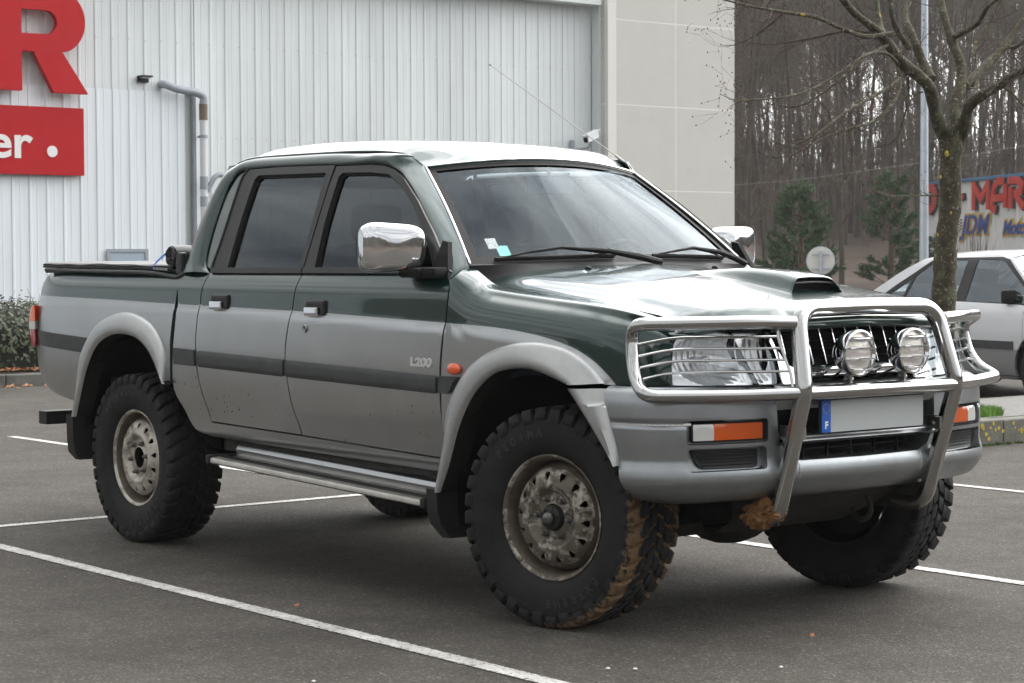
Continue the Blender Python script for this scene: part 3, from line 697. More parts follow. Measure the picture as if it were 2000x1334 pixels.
# ---- load bed sides
arch_r = [(-3.475, .62), (-3.43, .70), (-3.385, .80), (-3.33, .875), (-3.25, .942), (-3.14, .985), (-3.01, 1.0), (-2.89, .992), (-2.785, .955), (-2.70, .90), (-2.64, .82), (-2.615, .755)]
for mir in sides:
    lower = [(-3.905, 1.243), (-3.955, 1.16), (-3.968, 1.085), (-3.975, 1.0), (-3.985, .90), (-4.006, .852), (-3.985, .775), (-3.945, .718), (-3.80, .652), (-3.533, .612)]
    pl = smooth2(lower, .03) + smooth2(arch_r, .03) + smooth2([(-2.606, .745), (-2.597, .85), (-2.592, .946), (-2.57, 1.083), (-2.562, 1.15), (-2.545, 1.222)], .03)
    pl += dense([(-2.56, 1.235), (-3.87, 1.243)], .03)
    mb = MB(); patch(mb, SIDE, pl, cons=con_in(pl), mif=two, du=.035, dv=.02)
    bed = build('bed_side', mb, ['green', 'silver'], truck, mir)
    q = rnd([V(*a_, 0) for a_ in [(-3.86, .876), (-3.425, .856), (-3.372, .926), (-3.925, .949), (-3.90, .90)]], [.02, .006, .004, .004, .02], .003, True); mb = MB()
    patch(mb, lambda x, z: SIDE(x, z)+V(0, -.012, 0), [(a_.x, a_.y) for a_ in lin(q, .03, True)], du=.05, dv=.015, thick=.013); build('rubbing_strip', mb, 'moulding', bed, mir)
    # inner edge of the bed and rear post, plus top rail
    mb = MB(); mb.grid([[V(x, -.795, 1.232), V(x, -.80, 1.249), V(x, -.775, 1.256), V(x, -.74, 1.256), V(x, -.735, 1.05)] for x in [-3.93+.1*i for i in range(14)]+[-2.56]]); build('bed_rail', mb, 'green', bed, mir)
    mb = MB(); rows = []
    for z in [.70+.03*i for i in range(19)]:
        x = sint(z, [.66, .718, .775, .852, .9, 1.0, 1.085, 1.16, 1.243], [-3.80, -3.945, -3.985, -4.006, -3.985, -3.975, -3.968, -3.955, -3.905]); y = SIDE(x, z).y
        rows.append([V(x, y, z), V(x-.012, y+.006, z), V(x-.02, y+.025, z), V(x-.02, -.72, z)])
    mb.grid(rows); mb.f = [f[::-1] for f in mb.f]; build('bed_corner', mb, 'silver', bed, mir)
    mb = MB(); lampb = []
    for nm, z0, z1, mm in (('red', .868, .953, 'redlens'), ('white', .954, .992, 'clearlens'), ('amber', .993, 1.07, 'amberlens')):
        m2 = MB(); rws_ = []
        for i in range(9):
            z = z0+(z1-z0)*i/8; k = ((z-.969)/.105); bul = .05*(1-k*k*.75)
            rws_.append([V(-3.965, -.838, z), V(-3.982-bul*.3, -.842, z), V(-3.99-bul, -.836, z), V(-3.995-bul*1.15, -.80, z), V(-3.985-bul, -.74, z), V(-3.98, -.72, z)])
        m2.grid(rws_); m2.f = [f[::-1] for f in m2.f]
        lampb.append((m2, mm))
    tl = build('tail_lamp', lampb[0][0], 'redlens', truck, mir)
    build('reversing_lens', lampb[1][0], 'clearlens', tl, mir); build('indicator_lens', lampb[2][0], 'amberlens', tl, mir)
mb = MB(); mb.prism([(-.73, .70), (.73, .70), (.73, 1.25), (-.73, 1.25)], .04, Matrix(((0, 0, 1, -3.985), (1, 0, 0, 0), (0, 1, 0, 0), (0, 0, 0, 1)))); tg = build('tailgate', mb, 'green', truck)
mb = MB(); mb.box((-4.0, 0, 1.12), (.02, .2, .05), .006); build('handle', mb, 'blackplastic', tg)
mb = MB(); mb.box((-3.25, 0, .72), (1.38, 1.46, .03)); mb.box((-2.585, 0, .98), (.03, 1.5, .5)); build('bed_floor', mb, 'darkbody', truck)
# tonneau cover in two folded layers, the front end rolled up behind the cab
mb = MB(); rows = []
for i in range(36):
    x = -3.925+1.28*i/35; t = i/35; row = []
    z0 = 1.283-.012*t
    wob = .004*math.sin(t*9)+.003*math.sin(t*23+1)
    for (y, dz) in ((-.806, -.024), (-.809, -.012), (-.804, -.003), (-.78, 0), (-.5, .004), (0, .006), (.5, .004), (.78, 0), (.804, -.003), (.809, -.024)):
        row.append(V(x, y, z0+dz+wob*(.6 if abs(y) < .79 else -.5)))
    rows.append(row)
mb.grid(rows); mb.f = [f[::-1] for f in mb.f]
ton = build('tonneau_cover', mb, 'vinyl', truck, sharp=50)
for dz, dy in ((-.006, .006), (-.017, .008)):
    mb = MB(); mb.tube([(-3.925+1.28*i/40, -.803-dy, 1.279-.012*i/40+dz+.002*math.sin(i*.9)) for i in range(41)], .0035, 6); build('edge_cord', mb, 'rubber', ton)
mb = MB(); mb.tube(spl([(-3.90, -.808, 1.247), (-3.3, -.817, 1.240), (-2.9, -.817, 1.236), (-2.7, -.815, 1.225), (-2.60, -.812, 1.215), (-2.55, -.80, 1.235)], .05), .009, 8); build('rail_gasket', mb, 'moulding', ton)
mb = MB(); rows = []
for i in range(30):
    y = -.80+1.6*i/29; r = .050+.004*math.sin(i*1.7)+.002*math.sin(i*4.1)
    rows.append([V(-2.668+(r+.003*math.sin(3*a_+i*.3))*math.cos(a_), y, 1.305+(r)*math.sin(a_)) for a_ in [2*math.pi*k/24 for k in range(24)]])
mb.grid(rows, cv=True)
sp = [V(-2.668+(.046*(1-k/70))*math.cos(k*.35), -.803-.002*(k % 3), 1.305+.046*(1-k/70)*math.sin(k*.35)) for k in range(62)]; mb.tube(sp, .0045, 6)
rows = []
mb.lathe([(-.0, .05), (.001, .03), (.002, .001)], (-2.668, -.80, 1.305), 'y', 24, sgn=-1)
mb.box((-2.60, -.79, 1.275), (.06, .03, .10), .01)
build('rolled_cover', mb, 'vinyl', ton)
mb = MB(); P = [(-2.70, 1.330), (-2.75, 1.31), (-2.80, 1.287), (-2.84, 1.262)]; mb.grid([[V(x, -.805, z), V(x-.006, -.812, z-.02)] for x, z in P])
mb.v = [v for v in mb.v]; build('strap', mb, 'strap', ton)
mb = MB()
for k in range(11): mb.box((-2.80+.012*k, -.813, 1.253-.0004*k), (.006, .012, .012), .001)
build('zip', mb, 'steel', ton)
# ---- wheel arch flares
def flare(outer, inner, n=44, yo=.842, yi=.889, capb=True):
    O = resn(spl([V(x, 0, z) for x, z in outer], .02), n); I = resn(spl([V(x, 0, z) for x, z in inner], .02), n); rows = []
    for k in range(n):
        o, i = O[k], I[k]; ys = -Yside(min(o.x, .0) if o.x < .2 else .0, min(o.z, 1.05)) if o.x < 0 else -(sint(o.x, FX, FY)+ledge(o.x, o.z))
        if o.z < .8 and o.x > .3: ys = -.862
        dy = -(yi-.842)+ys if o.x < 0 else -(yi)
        dirn = (i-o)
        def pt(t, y): q = o+dirn*t; return V(q.x, y, q.z)
        rows.append([pt(-.02, ys+.006), pt(0, ys-.002), pt(.02, ys-.012), pt(.12, ys-.022-.0*t_), pt(.32, ys-.034), pt(.55, -(yi+.001)), pt(.78, -(yi+.004)), pt(.93, -(yi+.001)), pt(1.0, -(yi-.008)), pt(1.02, -(yi-.025)), pt(1.03, -.80)])
    return rows
t_ = 0
def flmb(rows):
    mb = MB(); mb.grid([r[:9] for r in rows]); mb.grid([r[8:] for r in rows], mi=1); mb.f = [f[::-1] for f in mb.f]; return mb
rear_out = [(-3.530, .545), (-3.498, .666), (-3.445, .814), (-3.38, .904), (-3.278, .986), (-3.156, 1.031), (-3.036, 1.053), (-2.905, 1.046), (-2.764, 1.004), (-2.670, .93), (-2.625, .842), (-2.615, .745)]
rear_in = [(-3.47, .55), (-3.432, .640), (-3.36, .785), (-3.255, .895), (-3.12, .948), (-2.99, .957), (-2.87, .943), (-2.76, .90), (-2.69, .84), (-2.64, .78), (-2.60, .74)]
rear_in = [(-3.450, .55), (-3.405, .65), (-3.335, .785), (-3.235, .895), (-3.10, .946), (-2.973, .955), (-2.857, .94), (-2.755, .895), (-2.69, .84), (-2.635, .775), (-2.60, .742)]
fr_out = [(-.613, .428), (-.585, .633), (-.527, .764), (-.427, .878), (-.304, .949), (-.171, .985), (-.03, .997), (.12, .978), (.229, .926), (.300, .866)]
fr_in = [(-.555, .43), (-.498, .54), (-.434, .687), (-.351, .799), (-.243, .874), (-.138, .900), (-.022, .903), (.103, .876), (.172, .857)]
ex_out = [(.326, .850), (.345, .82), (.378, .748), (.407, .68), (.420, .63), (.425, .600)]
ex_in = [(.172, .846), (.21, .81), (.242, .78), (.337, .685), (.40, .62), (.418, .597)]
for mir in sides:
    mb = flmb(flare(rear_out, rear_in)); build('rear_arch_flare', mb, ['flare', 'darkbody'], truck, mir, sharp=55)
    mb = flmb(flare(fr_out, fr_in)); build('front_arch_flare', mb, ['flare', 'darkbody'], truck, mir, sharp=55)
    # mud flaps
    mb = MB(); mb.grid([[V(-3.535, -.892, .56), V(-3.475, -.89, .56), V(-3.46, -.62, .56)], [V(-3.53, -.892, .45), V(-3.47, -.888, .45), V(-3.455, -.62, .45)], [V(-3.52, -.89, .38), V(-3.46, -.885, .38), V(-3.45, -.62, .38)], [V(-3.485, -.87, .345), V(-3.44, -.87, .345), V(-3.44, -.64, .345)]]); mb.f = [f[::-1] for f in mb.f]
    build('mud_flap', mb, 'blackplastic', truck, mir)
    mb = MB(); mb.grid([[V(-.635, -.888, .44), V(-.57, -.888, .44), V(-.55, -.60, .44)], [V(-.628, -.89, .36), V(-.565, -.888, .36), V(-.545, -.60, .36)], [V(-.61, -.886, .31), V(-.55, -.882, .31), V(-.535, -.6, .31)], [V(-.56, -.87, .262), V(-.52, -.86, .262), V(-.51, -.62, .262)]]); mb.f = [f[::-1] for f in mb.f]
    build('mud_flap', mb, 'blackplastic', truck, mir)
    # liners
    for cx_, cz_, r_, a0, a1 in ((-.06, .42, .46, .50, math.pi+.25), (-3.0, .46, .47, .30, math.pi+.12)):
        mb = MB(); mb.grid([[V(cx_+r_*math.cos(a0+(a1-a0)*k/28), y, cz_+r_*math.sin(a0+(a1-a0)*k/28)) for y in (-.83, -.6, -.42, -.40)] for k in range(29)])
        mb.grid([[V(cx_+r_*t*math.cos(a0+(a1-a0)*k/28), -.40, cz_+r_*t*math.sin(a0+(a1-a0)*k/28)) for t in (1, .5, .05)] for k in range(29)])
        build('wheel_arch_liner', mb, 'dark', truck, mir)
# ---- front bumper
plan = spl([(.30, -.866, 0), (.38, -.872, 0), (.455, -.866, 0), (.525, -.840, 0), (.582, -.795, 0), (.622, -.735, 0), (.650, -.66, 0), (.674, -.55, 0), (.692, -.42, 0), (.706, -.25, 0), (.714, 0, 0), (.706, .25, 0)], .01)
cum = [0]
for a_, b_ in zip(plan, plan[1:]): cum.append(cum[-1]+(b_-a_).length)
def pl_at(u):
    import bisect
    i = min(len(cum)-2, max(0, bisect.bisect_right(cum, u)-1)); t = (u-cum[i])/(cum[i+1]-cum[i]); return plan[i].lerp(plan[i+1], t)
def pnorm(u):
    d = pl_at(u+.02)-pl_at(u-.02 if u > .02 else u); return V(d.y, -d.x, 0).normalized()
def u_y(y):
    for i in range(len(plan)-1):
        if plan[i].x > .5 and plan[i].y <= -y <= plan[i+1].y: return cum[i]+(cum[i+1]-cum[i])*(-y-plan[i].y)/(plan[i+1].y-plan[i].y)
UC = u_y(0.0)+.002
BPZ = [.468, .475, .49, .52, .555, .58, .60, .62, .70, .80, .835, .852, .862]
BPO = [-.10, -.06, -.032, -.006, .010, .008, .002, -.002, 0, -.004, -.012, -.026, -.05]
def BU(u, z):
    o = sint(z, BPZ, BPO); side = max(0, min(1, (.35-u)/.3))
    if z < .5: o += .0
    gr = -.006*math.exp(-((z-.741)/.006)**2)*(1 if u < .50 else max(0, 1-(u-.50)/.02))
    return pl_at(u)+pnorm(u)*(o+gr)+V(0, 0, z+.012*side*(1 if z < .52 else 0))
BUo = lambda d: (lambda u, z: BU(u, z)-pnorm(u)*d)
def rrect(u0, u1, z0, z1, r): return [(p.x, p.y) for p in lin(rnd([V(u0, z0, 0), V(u1, z0, 0), V(u1, z1, 0), V(u0, z1, 0)], r, .004, True), .02, True)]
sigp = rrect(u_y(.745), u_y(.44), .672, .752, .014); ventp = rrect(u_y(.742), u_y(.445), .583, .660, .02)
for mir in sides:
    us = u_y(.40)
    outer = smooth2([(.022, .858), (.05, .80), (.075, .748), (.105, .68), (.118, .62), (.128, .59), (.14, .54), (.165, .49), (.20, .470)], .02)
    outer += dense([(.20, .470), (UC, .470)], .025)[1:] + dense([(UC, .47), (UC, .60)], .014)[1:-1] + dense([(UC, .60), (u_y(.30), .602), (u_y(.36), .625), (us+.012, .67), (us, .72), (us-.002, .80), (us, .86)], .02)
    outer += dense([(us, .861), (.03, .861)], .025)[1:]
    mb = MB(); patch(mb, BU, outer, holes=[sigp, ventp], du=.02, dv=.014, thick=.035, lipf=lambda p, q: p.x < UC-.003 or q.x < UC-.003)
    bp = build('front_bumper', mb, 'bumper', truck, mir)
    # pockets behind the holes
    for hole, dep, mm, nm in ((sigp, .034, 'bumper', 'lamp_recess'), (ventp, .034, 'bumper', 'vent_recess')):
        mb = MB(); patch(mb, BUo(dep), hole, du=.03, dv=.02, lip=False); build(nm, mb, mm, bp, mir)
    # indicator: clear outer, amber inner
    u0, ua, u1 = u_y(.722), u_y(.650), u_y(.458)
    mb = MB(); patch(mb, BUo(.012), rrect(u0-.006, u1+.008, .678, .745, .008), du=.02, dv=.015, thick=.02); sg = build('front_indicator', mb, 'rubber', bp, mir)
    mb = MB(); patch(mb, BUo(.008), rrect(u0, ua, .685, .739, .003), du=.02, dv=.012, thick=.015); build('clear_lens', mb, 'clearlens', sg, mir)
    mb = MB(); patch(mb, BUo(.008), rrect(ua, u1, .685, .739, .005), du=.02, dv=.012, thick=.015); build('amber_lens', mb, 'amber', sg, mir)
    mb = MB(); q = rnd([V(u_y(.700), .593, 0), V(u_y(.472), .590, 0), V(u_y(.468), .650, 0), V(u_y(.728), .653, 0)], [.03, .012, .008, .006], .004, True)
    patch(mb, BUo(.020), [(p.x, p.y) for p in lin(q, .02, True)], du=.02, dv=.012, thick=.01); fb = build('fog_blank', mb, 'blackplastic', bp, mir)
    for zz in (.603, .614, .625, .636):
        mb = MB(); ua_ = u_y(.695+.018*(zz-.603)/.03); mb.tube([BU(ua_+.006+(u_y(.478)-ua_-.006)*k/12, zz)-pnorm(ua_+(u_y(.478)-ua_)*k/12)*.018 for k in range(13)], .0032, 6); build('fog_blank_rib', mb, 'blackplastic', fb, mir)
    # lighter strip painting the highlight along the trim groove
    mb = MB(); mb.grid([[BU(u, .744)+pnorm(u)*.001, BU(u, .7405)+pnorm(u)*.004, BU(u, .736)+pnorm(u)*.001] for u in [.06+.01*k for k in range(33)]]); build('groove_highlight', mb, 'step', bp, mir)
    # flare section carried by the bumper
    mb = flmb(flare(ex_out, ex_in, 26, yi=.890))
    build('bumper_flare', mb, ['flare', 'darkbody'], bp, mir, sharp=55)
    # inner pillar side wall of the central opening
    mb = MB(); P = dense([(us, .86), (us-.002, .80), (us, .72), (us+.012, .67), (u_y(.36), .625), (u_y(.30), .602)], .02)
    mb.grid([[BU(u, z), BU(u, z)+V(-.06, .012, 0), BU(u, z)+V(-.13, .012, 0)] for u, z in P]); build('opening_edge', mb, 'bumper', bp, mir)
for sg in (-1, 1):
    mb = MB(); mb.tube([V(BU(u_y(.31), z).x+.0008, sg*.31, z) for z in (.535, .555, .575, .595)], .0018, 5); build('bumper_seam', mb, 'step', truck)
mb = MB()
mb.grid([[V(x, y, z) for x, z in ((.60, .862), (.675, .862), (.69, .852), (.694, .83), (.690, .79), (.68, .775), (.62, .772))] for y in [-.405+.81*k/20 for k in range(21)]]); mb.f = [f[::-1] for f in mb.f]
mb.grid([[V(x, y, z) for x, z in ((.60, .688), (.70, .686), (.71, .680), (.712, .668), (.70, .658), (.60, .655))] for y in [-.395+.79*k/20 for k in range(21)]]); mb.f[-100:] = [f[::-1] for f in mb.f[-100:]]
mb.grid([[V(BU(u, .60).x-.10, BU(u, .6).y, .605), V(BU(u, .60).x, BU(u, .60).y, .60)] for u in [u_y(.32)+(UC-u_y(.32))*k/10 for k in range(11)]]+[[V(BU(u, .60).x-.10, -BU(u, .6).y, .605), V(BU(u, .60).x, -BU(u, .60).y, .60)] for u in [UC-(UC-u_y(.32))*k/10 for k in range(11)]])
build('bumper_beam', mb, 'bumper', truck, sharp=50)
mb = MB(); mb.box((.60, 0, .68), (.02, .84, .36)); build('radiator_cover', mb, 'dark', truck)
mb = MB()
for y in (-.24, -.12, 0, .12, .24): mb.box((.655, y, .63), (.014, .004, .058), .001)
mb.box((.63, 0, .63), (.01, .66, .004)); build('intake_fins', mb, 'blackplastic', truck)
# number plate
mb = MB(); mb.box((.754, 0, .7505), (.010, .528, .120), .004); pb = build('number_plate', mb, 'blackplastic', truck)
mb = MB(); mb.prism(rnd([V(-.214, -.054, 0), V(.258, -.054, 0), V(.258, .054, 0), V(-.214, .054, 0)], [.001, .008, .008, .001], .003, True), .003, frame((.7595, 0, .7505), (0, 1, 0), (0, 0, 1))); build('plate_face', mb, 'plate', pb, smooth=False)
mb = MB(); mb.prism(rnd([V(-.258, -.054, 0), V(-.215, -.054, 0), V(-.215, .054, 0), V(-.258, .054, 0)], [.008, .001, .001, .008], .003, True), .003, frame((.7595, 0, .7505), (0, 1, 0), (0, 0, 1))); bb = build('country_band', mb, 'blue', pb, smooth=False)
t = text_mb('F', .034, .001, .0012); t.xf(frame((.7635, -.2365, .720), (0, 1, 0), (0, 0, 1))); build('country_letter', t, 'white', bb, smooth=False)
mb = MB()
for k in range(12):
    a_ = k*math.pi/6; M = frame((.7633, -.2365+.0155*math.sin(a_), .778+.0155*math.cos(a_)), (0, 1, 0), (0, 0, 1))
    mb.prism([((.0028 if j % 2 == 0 else .0012)*math.sin(j*math.pi/5), (.0028 if j % 2 == 0 else .0012)*math.cos(j*math.pi/5)) for j in range(10)], .0006, M)
build('star_ring', mb, 'gold', bb, smooth=False)
# ---- headlamps and grille
HY = [.30, .40, .5, .62, .70, .74, .765]; HX = [.690, .676, .657, .625, .583, .548, .515]
def HL(y, z): return V(sint(y, HY, HX)-.055*(z-.86)/.17, -y, z)
HLu = lambda d=0: (lambda u, z: HL(-u, z)+V(-d, 0, 0))
for mir in sides:
    lens = [(p.x, p.y) for p in lin(rnd([V(-.742, .866, 0), V(-.460, .862, 0), V(-.528, 1.037, 0), V(-.64, 1.042, 0), V(-.706, 1.022, 0)], [.012, .012, .02, .05, .035], .005, True), .02, True)]
    inl = [(p.x, p.y) for p in lin(rnd([V(-.448, .862, 0), V(-.385, .862, 0), V(-.375, .93, 0), V(-.402, 1.022, 0), V(-.415, 1.034, 0), V(-.514, 1.037, 0)], [.005, .012, .05, .02, .006, .01], .005, True), .02, True)]
    allp = [(p.x, p.y) for p in lin(rnd([V(-.752, .858, 0), V(-.375, .856, 0), V(-.362, .93, 0), V(-.39, 1.035, 0), V(-.53, 1.050, 0), V(-.64, 1.054, 0), V(-.716, 1.034, 0)], [.01, .01, .04, .02, .04, .05, .04], .005, True), .02, True)]
    mb = MB(); patch(mb, HLu(.012), allp, du=.03, dv=.03, holes=[lens, inl], thick=.12); hl = build('headlamp', mb, 'rubber', truck, mir)
    mb = MB(); patch(mb, HLu(0), lens, du=.03, dv=.03, thick=.015); build('lens', mb, 'lens', hl, mir)
    mb = MB(); patch(mb, HLu(0), inl, du=.03, dv=.03, thick=.015); build('side_light_lens', mb, 'lens', hl, mir)
    # reflector bowls with fluting
    def bowl(c_y, c_z, ry, rz, dep):
        def f(u, z):
            a = HL(-u, z); k = max(0, 1-((u+c_y)/ry)**2-((z-c_z)/rz)**2); ys_ = -u
            return a+V(-.02-dep*k**.55+.003*math.sin((u)*260)*(1 if k > .05 else 0), 0, 0)
        return f
    mb = MB(); patch(mb, bowl(.60, .945, .12, .085, .09), lens, du=.008, dv=.012, lip=False); build('reflector', mb, 'reflector', hl, mir)
    mb = MB(); patch(mb, bowl(.43, .95, .05, .08, .03), inl, du=.006, dv=.012, lip=False); build('side_reflector', mb, 'reflector', hl, mir)
    mb = MB(); mb.ball(HL(.60, .945)+V(-.055, 0, 0), (.02, .016, .016), seg=14); mb.tube([HL(.60, .945)+V(-.12, 0, 0), HL(.60, .945)+V(-.05, 0, 0)], .012, 10)
    build('bulb', mb, 'steel', hl, mir)
    mb = MB(); mb.tube([HL(.50-.0*k/10, .875+.0145*k)+V(-.012+.0*k, -.018*math.sin(k*.3), 0) for k in range(11)], .0022, 6); build('lens_rib', mb, 'reflector', hl, mir)
    # painted panel under the bonnet edge, above the lamp
    mb = MB(); rows = []
    for k in range(25):
        y = .40+.315*k/24; xf = sint(y, XF, YFv); top = HZ(xf, y); q_ = HL(min(.72, y), 1.048)
        rows.append([V(top.x-.012, -y, top.z-.004), V(q_.x-.004, -y, min(top.z-.008, q_.z+.012)), V(q_.x-.02, -y, q_.z-.004)])
    mb.grid(rows); build('lamp_brow', mb, 'green', truck, mir)
    # chrome end piece of grille surround
    poly = rnd([V(-.372, .862, 0), V(-.28, .862, 0), V(-.28, .912, 0), V(-.325, .918, 0), V(-.348, .945, 0), V(-.372, 1.00, 0), V(-.384, 1.036, 0), V(-.397, 1.036, 0), V(-.372, .96, 0)], [.01, 0.001, .001, .02, .02, .02, .003, .003, .03], .005, True)
    mb = MB(); patch(mb, HLu(-.012), [(p.x, p.y) for p in lin(poly, .02, True)], du=.02, dv=.02, thick=.03); build('grille_end', mb, 'chrome', truck, mir)
mb = MB(); rows = []
for k in range(31):
    y = -.285+.57*k/30; x = HL(abs(y) if abs(y) > .3 else .30, .9).x+.012+.012*(1-(y/.29)**2)
    rows.append([V(x-.03, y, .921), V(x-.006, y, .920), V(x+.001, y, .914), V(x+.004, y, .90), V(x+.002, y, .886), V(x-.01, y, .880), V(x-.03, y, .879)])
mb.grid(rows); mb.f = [f[::-1] for f in mb.f]; build('grille_bar', mb, 'chrome', truck)
mb = MB(); mb.box((.625, 0, .97), (.01, .80, .20)); gr = build('grille', mb, 'dark', truck)
for z in (.945, .972, .999, 1.026):
    mb = MB(); mb.box((.64, 0, z), (.02, .74, .004)); build('grille_rung', mb, 'dark', gr)
for sg in (-1, 1):
    for yt in (.035, .105, .175, .245, .315, .372):
        yb = yt*.86; mb = MB(); a_ = V(.652, sg*yt, 1.046); b_ = V(.692, sg*yb, .925)
        if yt > .33: b_ = a_.lerp(b_, .72)
        d_ = (b_-a_); mb.box((a_+b_)/2, (.009, .0060, d_.length), .002, rot=frame((0, 0, 0), d_.cross(V(0, 1, 0)), V(0, 1, 0)).to_3x3()); build('grille_slat', mb, 'chrome', gr)
def lipx(y): return sint(abs(y), XF, YFv)
mb = MB(); mb.grid([[V(lipx(y)-.003, y, HZ(lipx(y), y).z-.001), V(lipx(y)+.004, y, HZ(lipx(y), y).z-.010), V(lipx(y)+.004, y, HZ(lipx(y), y).z-.030), V(lipx(y)-.008, y, HZ(lipx(y), y).z-.038), V(.62, y, 1.05)] for y in [-.41+.82*k/24 for k in range(25)]]); mb.f = [f[::-1] for f in mb.f]
build('bonnet_lip', mb, 'green', truck, sharp=60)
# ---- bull bar
r0, r1, r2 = .0295, .0225, .0255
bar = empty('bull_bar', (.75, 0, .4), truck)
hoop = [(.56, -.375, .405), (.63, -.375, .408), (.672, -.376, .445), (.70, -.378, .50), (.790, -.385, .80), (.800, -.386, .845), (.790, -.380, .89), (.742, -.350, 1.06), (.730, -.335, 1.098), (.725, -.31, 1.118), (.725, -.27, 1.128), (.725, -.2, 1.130)]
hoopP = rnd([V(.54, -.375, .415), V(.668, -.376, .405), V(.803, -.386, .845), V(.735, -.348, 1.115), V(.729, 0, 1.119), V(.735, .348, 1.115), V(.803, .386, .845), V(.668, .376, .405), V(.54, .375, .415)], [0, .07, .03, .085, 0, .085, .03, .07, 0], .012)
mb = MB(); mb.tube(hoopP, r0, 24); build('hoop', mb, 'steel', bar)
mb = MB(); mb.tube([(.800, -.372, .838), (.800, .372, .838)], r2, 20); build('cross_tube', mb, 'steel', bar)
for mir in sides:
    P = rnd([V(.748, -.375, 1.070), V(.700, -.52, 1.074), V(.505, -.866, 1.070), V(.455, -.842, 1.035), V(.474, -.852, .93), V(.512, -.868, .872), V(.580, -.892, .838), V(.700, -.60, .834), V(.792, -.40, .838)], [0, .09, .075, .05, .05, .06, .075, .09, 0], .012)
    mb = MB(); mb.tube(P, r1, 18); sl = build('side_loop', mb, 'steel', bar, mir)
    tips = [(-.812, 1.012), (-.828, .972), (-.84, .932), (-.852, .892)]
    for k in range(4):
        zt = 1.022-.038*k; zi = zt-.001; mb = MB()
        out = V(.468+.012*k, -.838-.004*k, zt-.022); bend = V(.545+.005*k, -.738-.01*k, zt+.002-.0*k); inn = V(.722+.012*k, -.425+.004*k, zt+.002)
        mb.tube(rnd([out, bend, inn], [0, .05, 0], .01), .0045, 8); build('guard_rod', mb, 'steel', sl, mir)
    mb = MB(); mb.tube([(.466, -.838, 1.005), (.505, -.85, .885)], .0052, 8); build('guard_post', mb, 'steel', sl, mir); mb = MB(); mb.tube([(.716, -.422, 1.066), (.722, -.427, 1.022), (.765, -.411, .90), (.783, -.418, .845)], .0052, 8); build('guard_post', mb, 'steel', sl, mir)
    mb = MB(); mb.box((.72, -.375, .70), (.08, .008, .05), .002); mb.box((.755, -.36, .70), (.03, .04, .045), .004); mb.tube([(.70, -.375, .70), (.75, -.33, .70)], .006, 8); build('bracket', mb, 'steeldark', bar, mir)
    mb = MB(); mb.box((.55, -.36, .43), (.22, .012, .10), .003); build('mount_plate', mb, 'under', bar, mir)
# clump of dried mud on the near foot of the bar
bm = bmesh.new(); bmesh.ops.create_icosphere(bm, subdivisions=5, radius=1)
for v in bm.verts:
    n1 = noise.fractal(v.co*2.2+V(3, 1, 7), 1, 2, 5); n2 = noise.fractal(v.co*7, .8, 2, 4)
    v.co = v.co*(1+.38*n1+.16*n2); v.co = V(v.co.x*.088, v.co.y*.050, v.co.z*.046)
mb = MB(); mb.addbm(bm, (.605, -.376, .418), Matrix.Rotation(R(-18), 3, 'Y')); build('mud_clump', mb, 'mud', bar)
# spot lamps on the cross tube
for y0 in (-.137, .137):
    c = V(.805, y0, .964); mb = MB()
    mb.lathe([(-.075, .012), (-.072, .035), (-.055, .058), (-.03, .072), (-.005, .078), (.012, .080), (.020, .079), (.022, .074), (.012, .068)], c, 'x', 40); sp_ = build('spot_lamp', mb, 'chrome', bar, org=None)
    mb = MB(); mb.lathe([(.010, .068), (.016, .045), (.020, .02), (.021, .0005)], c, 'x', 40); build('spot_lens', mb, 'spotlens', sp_)
    mb = MB(); mb.lathe([(.008, .070), (-.02, .055), (-.045, .03), (-.05, .0005)], c, 'x', 40); build('spot_reflector', mb, 'spotref', sp_)
    mb = MB()
    for z, hw in ((.048, .058), (.016, .076), (-.020, .075), (-.052, .054)):
        hgt = .014 if abs(z) > .04 else .006
        if z > .04: mb.grid([[c+V(.026+.006*(1-(2*k/10-1)**2), (2*k/10-1)*hw, z+s_*hgt/2) for s_ in (-1, 1)] for k in range(11)])
        mb.tube([c+V(.021+.012*(1-(2*k/10-1)**2), (2*k/10-1)*hw, z) for k in range(11)], .0032, 6)
    build('spot_grille', mb, 'chrome', sp_)
    mb = MB(); mb.box(c+V(-.035, 0, -.092), (.03, .012, .03), .002); mb.box(c+V(-.02, 0, -.104), (.035, .045, .006), .002); mb.tube([c+V(-.035, -.02, -.09), c+V(-.035, .02, -.09)], .007, 8); build('spot_bracket', mb, 'steeldark', sp_)
mb = MB(); mb.tube(spl([(.735, -.137, .90), (.72, -.17, .875), (.70, -.23, .87)], .02), .004, 6); build('lamp_cable', mb, 'rubber', bar); mb = MB(); mb.tube(spl([(.735, .137, .90), (.72, .10, .885), (.70, .06, .87)], .02), .004, 6); build('lamp_cable', mb, 'rubber', bar)
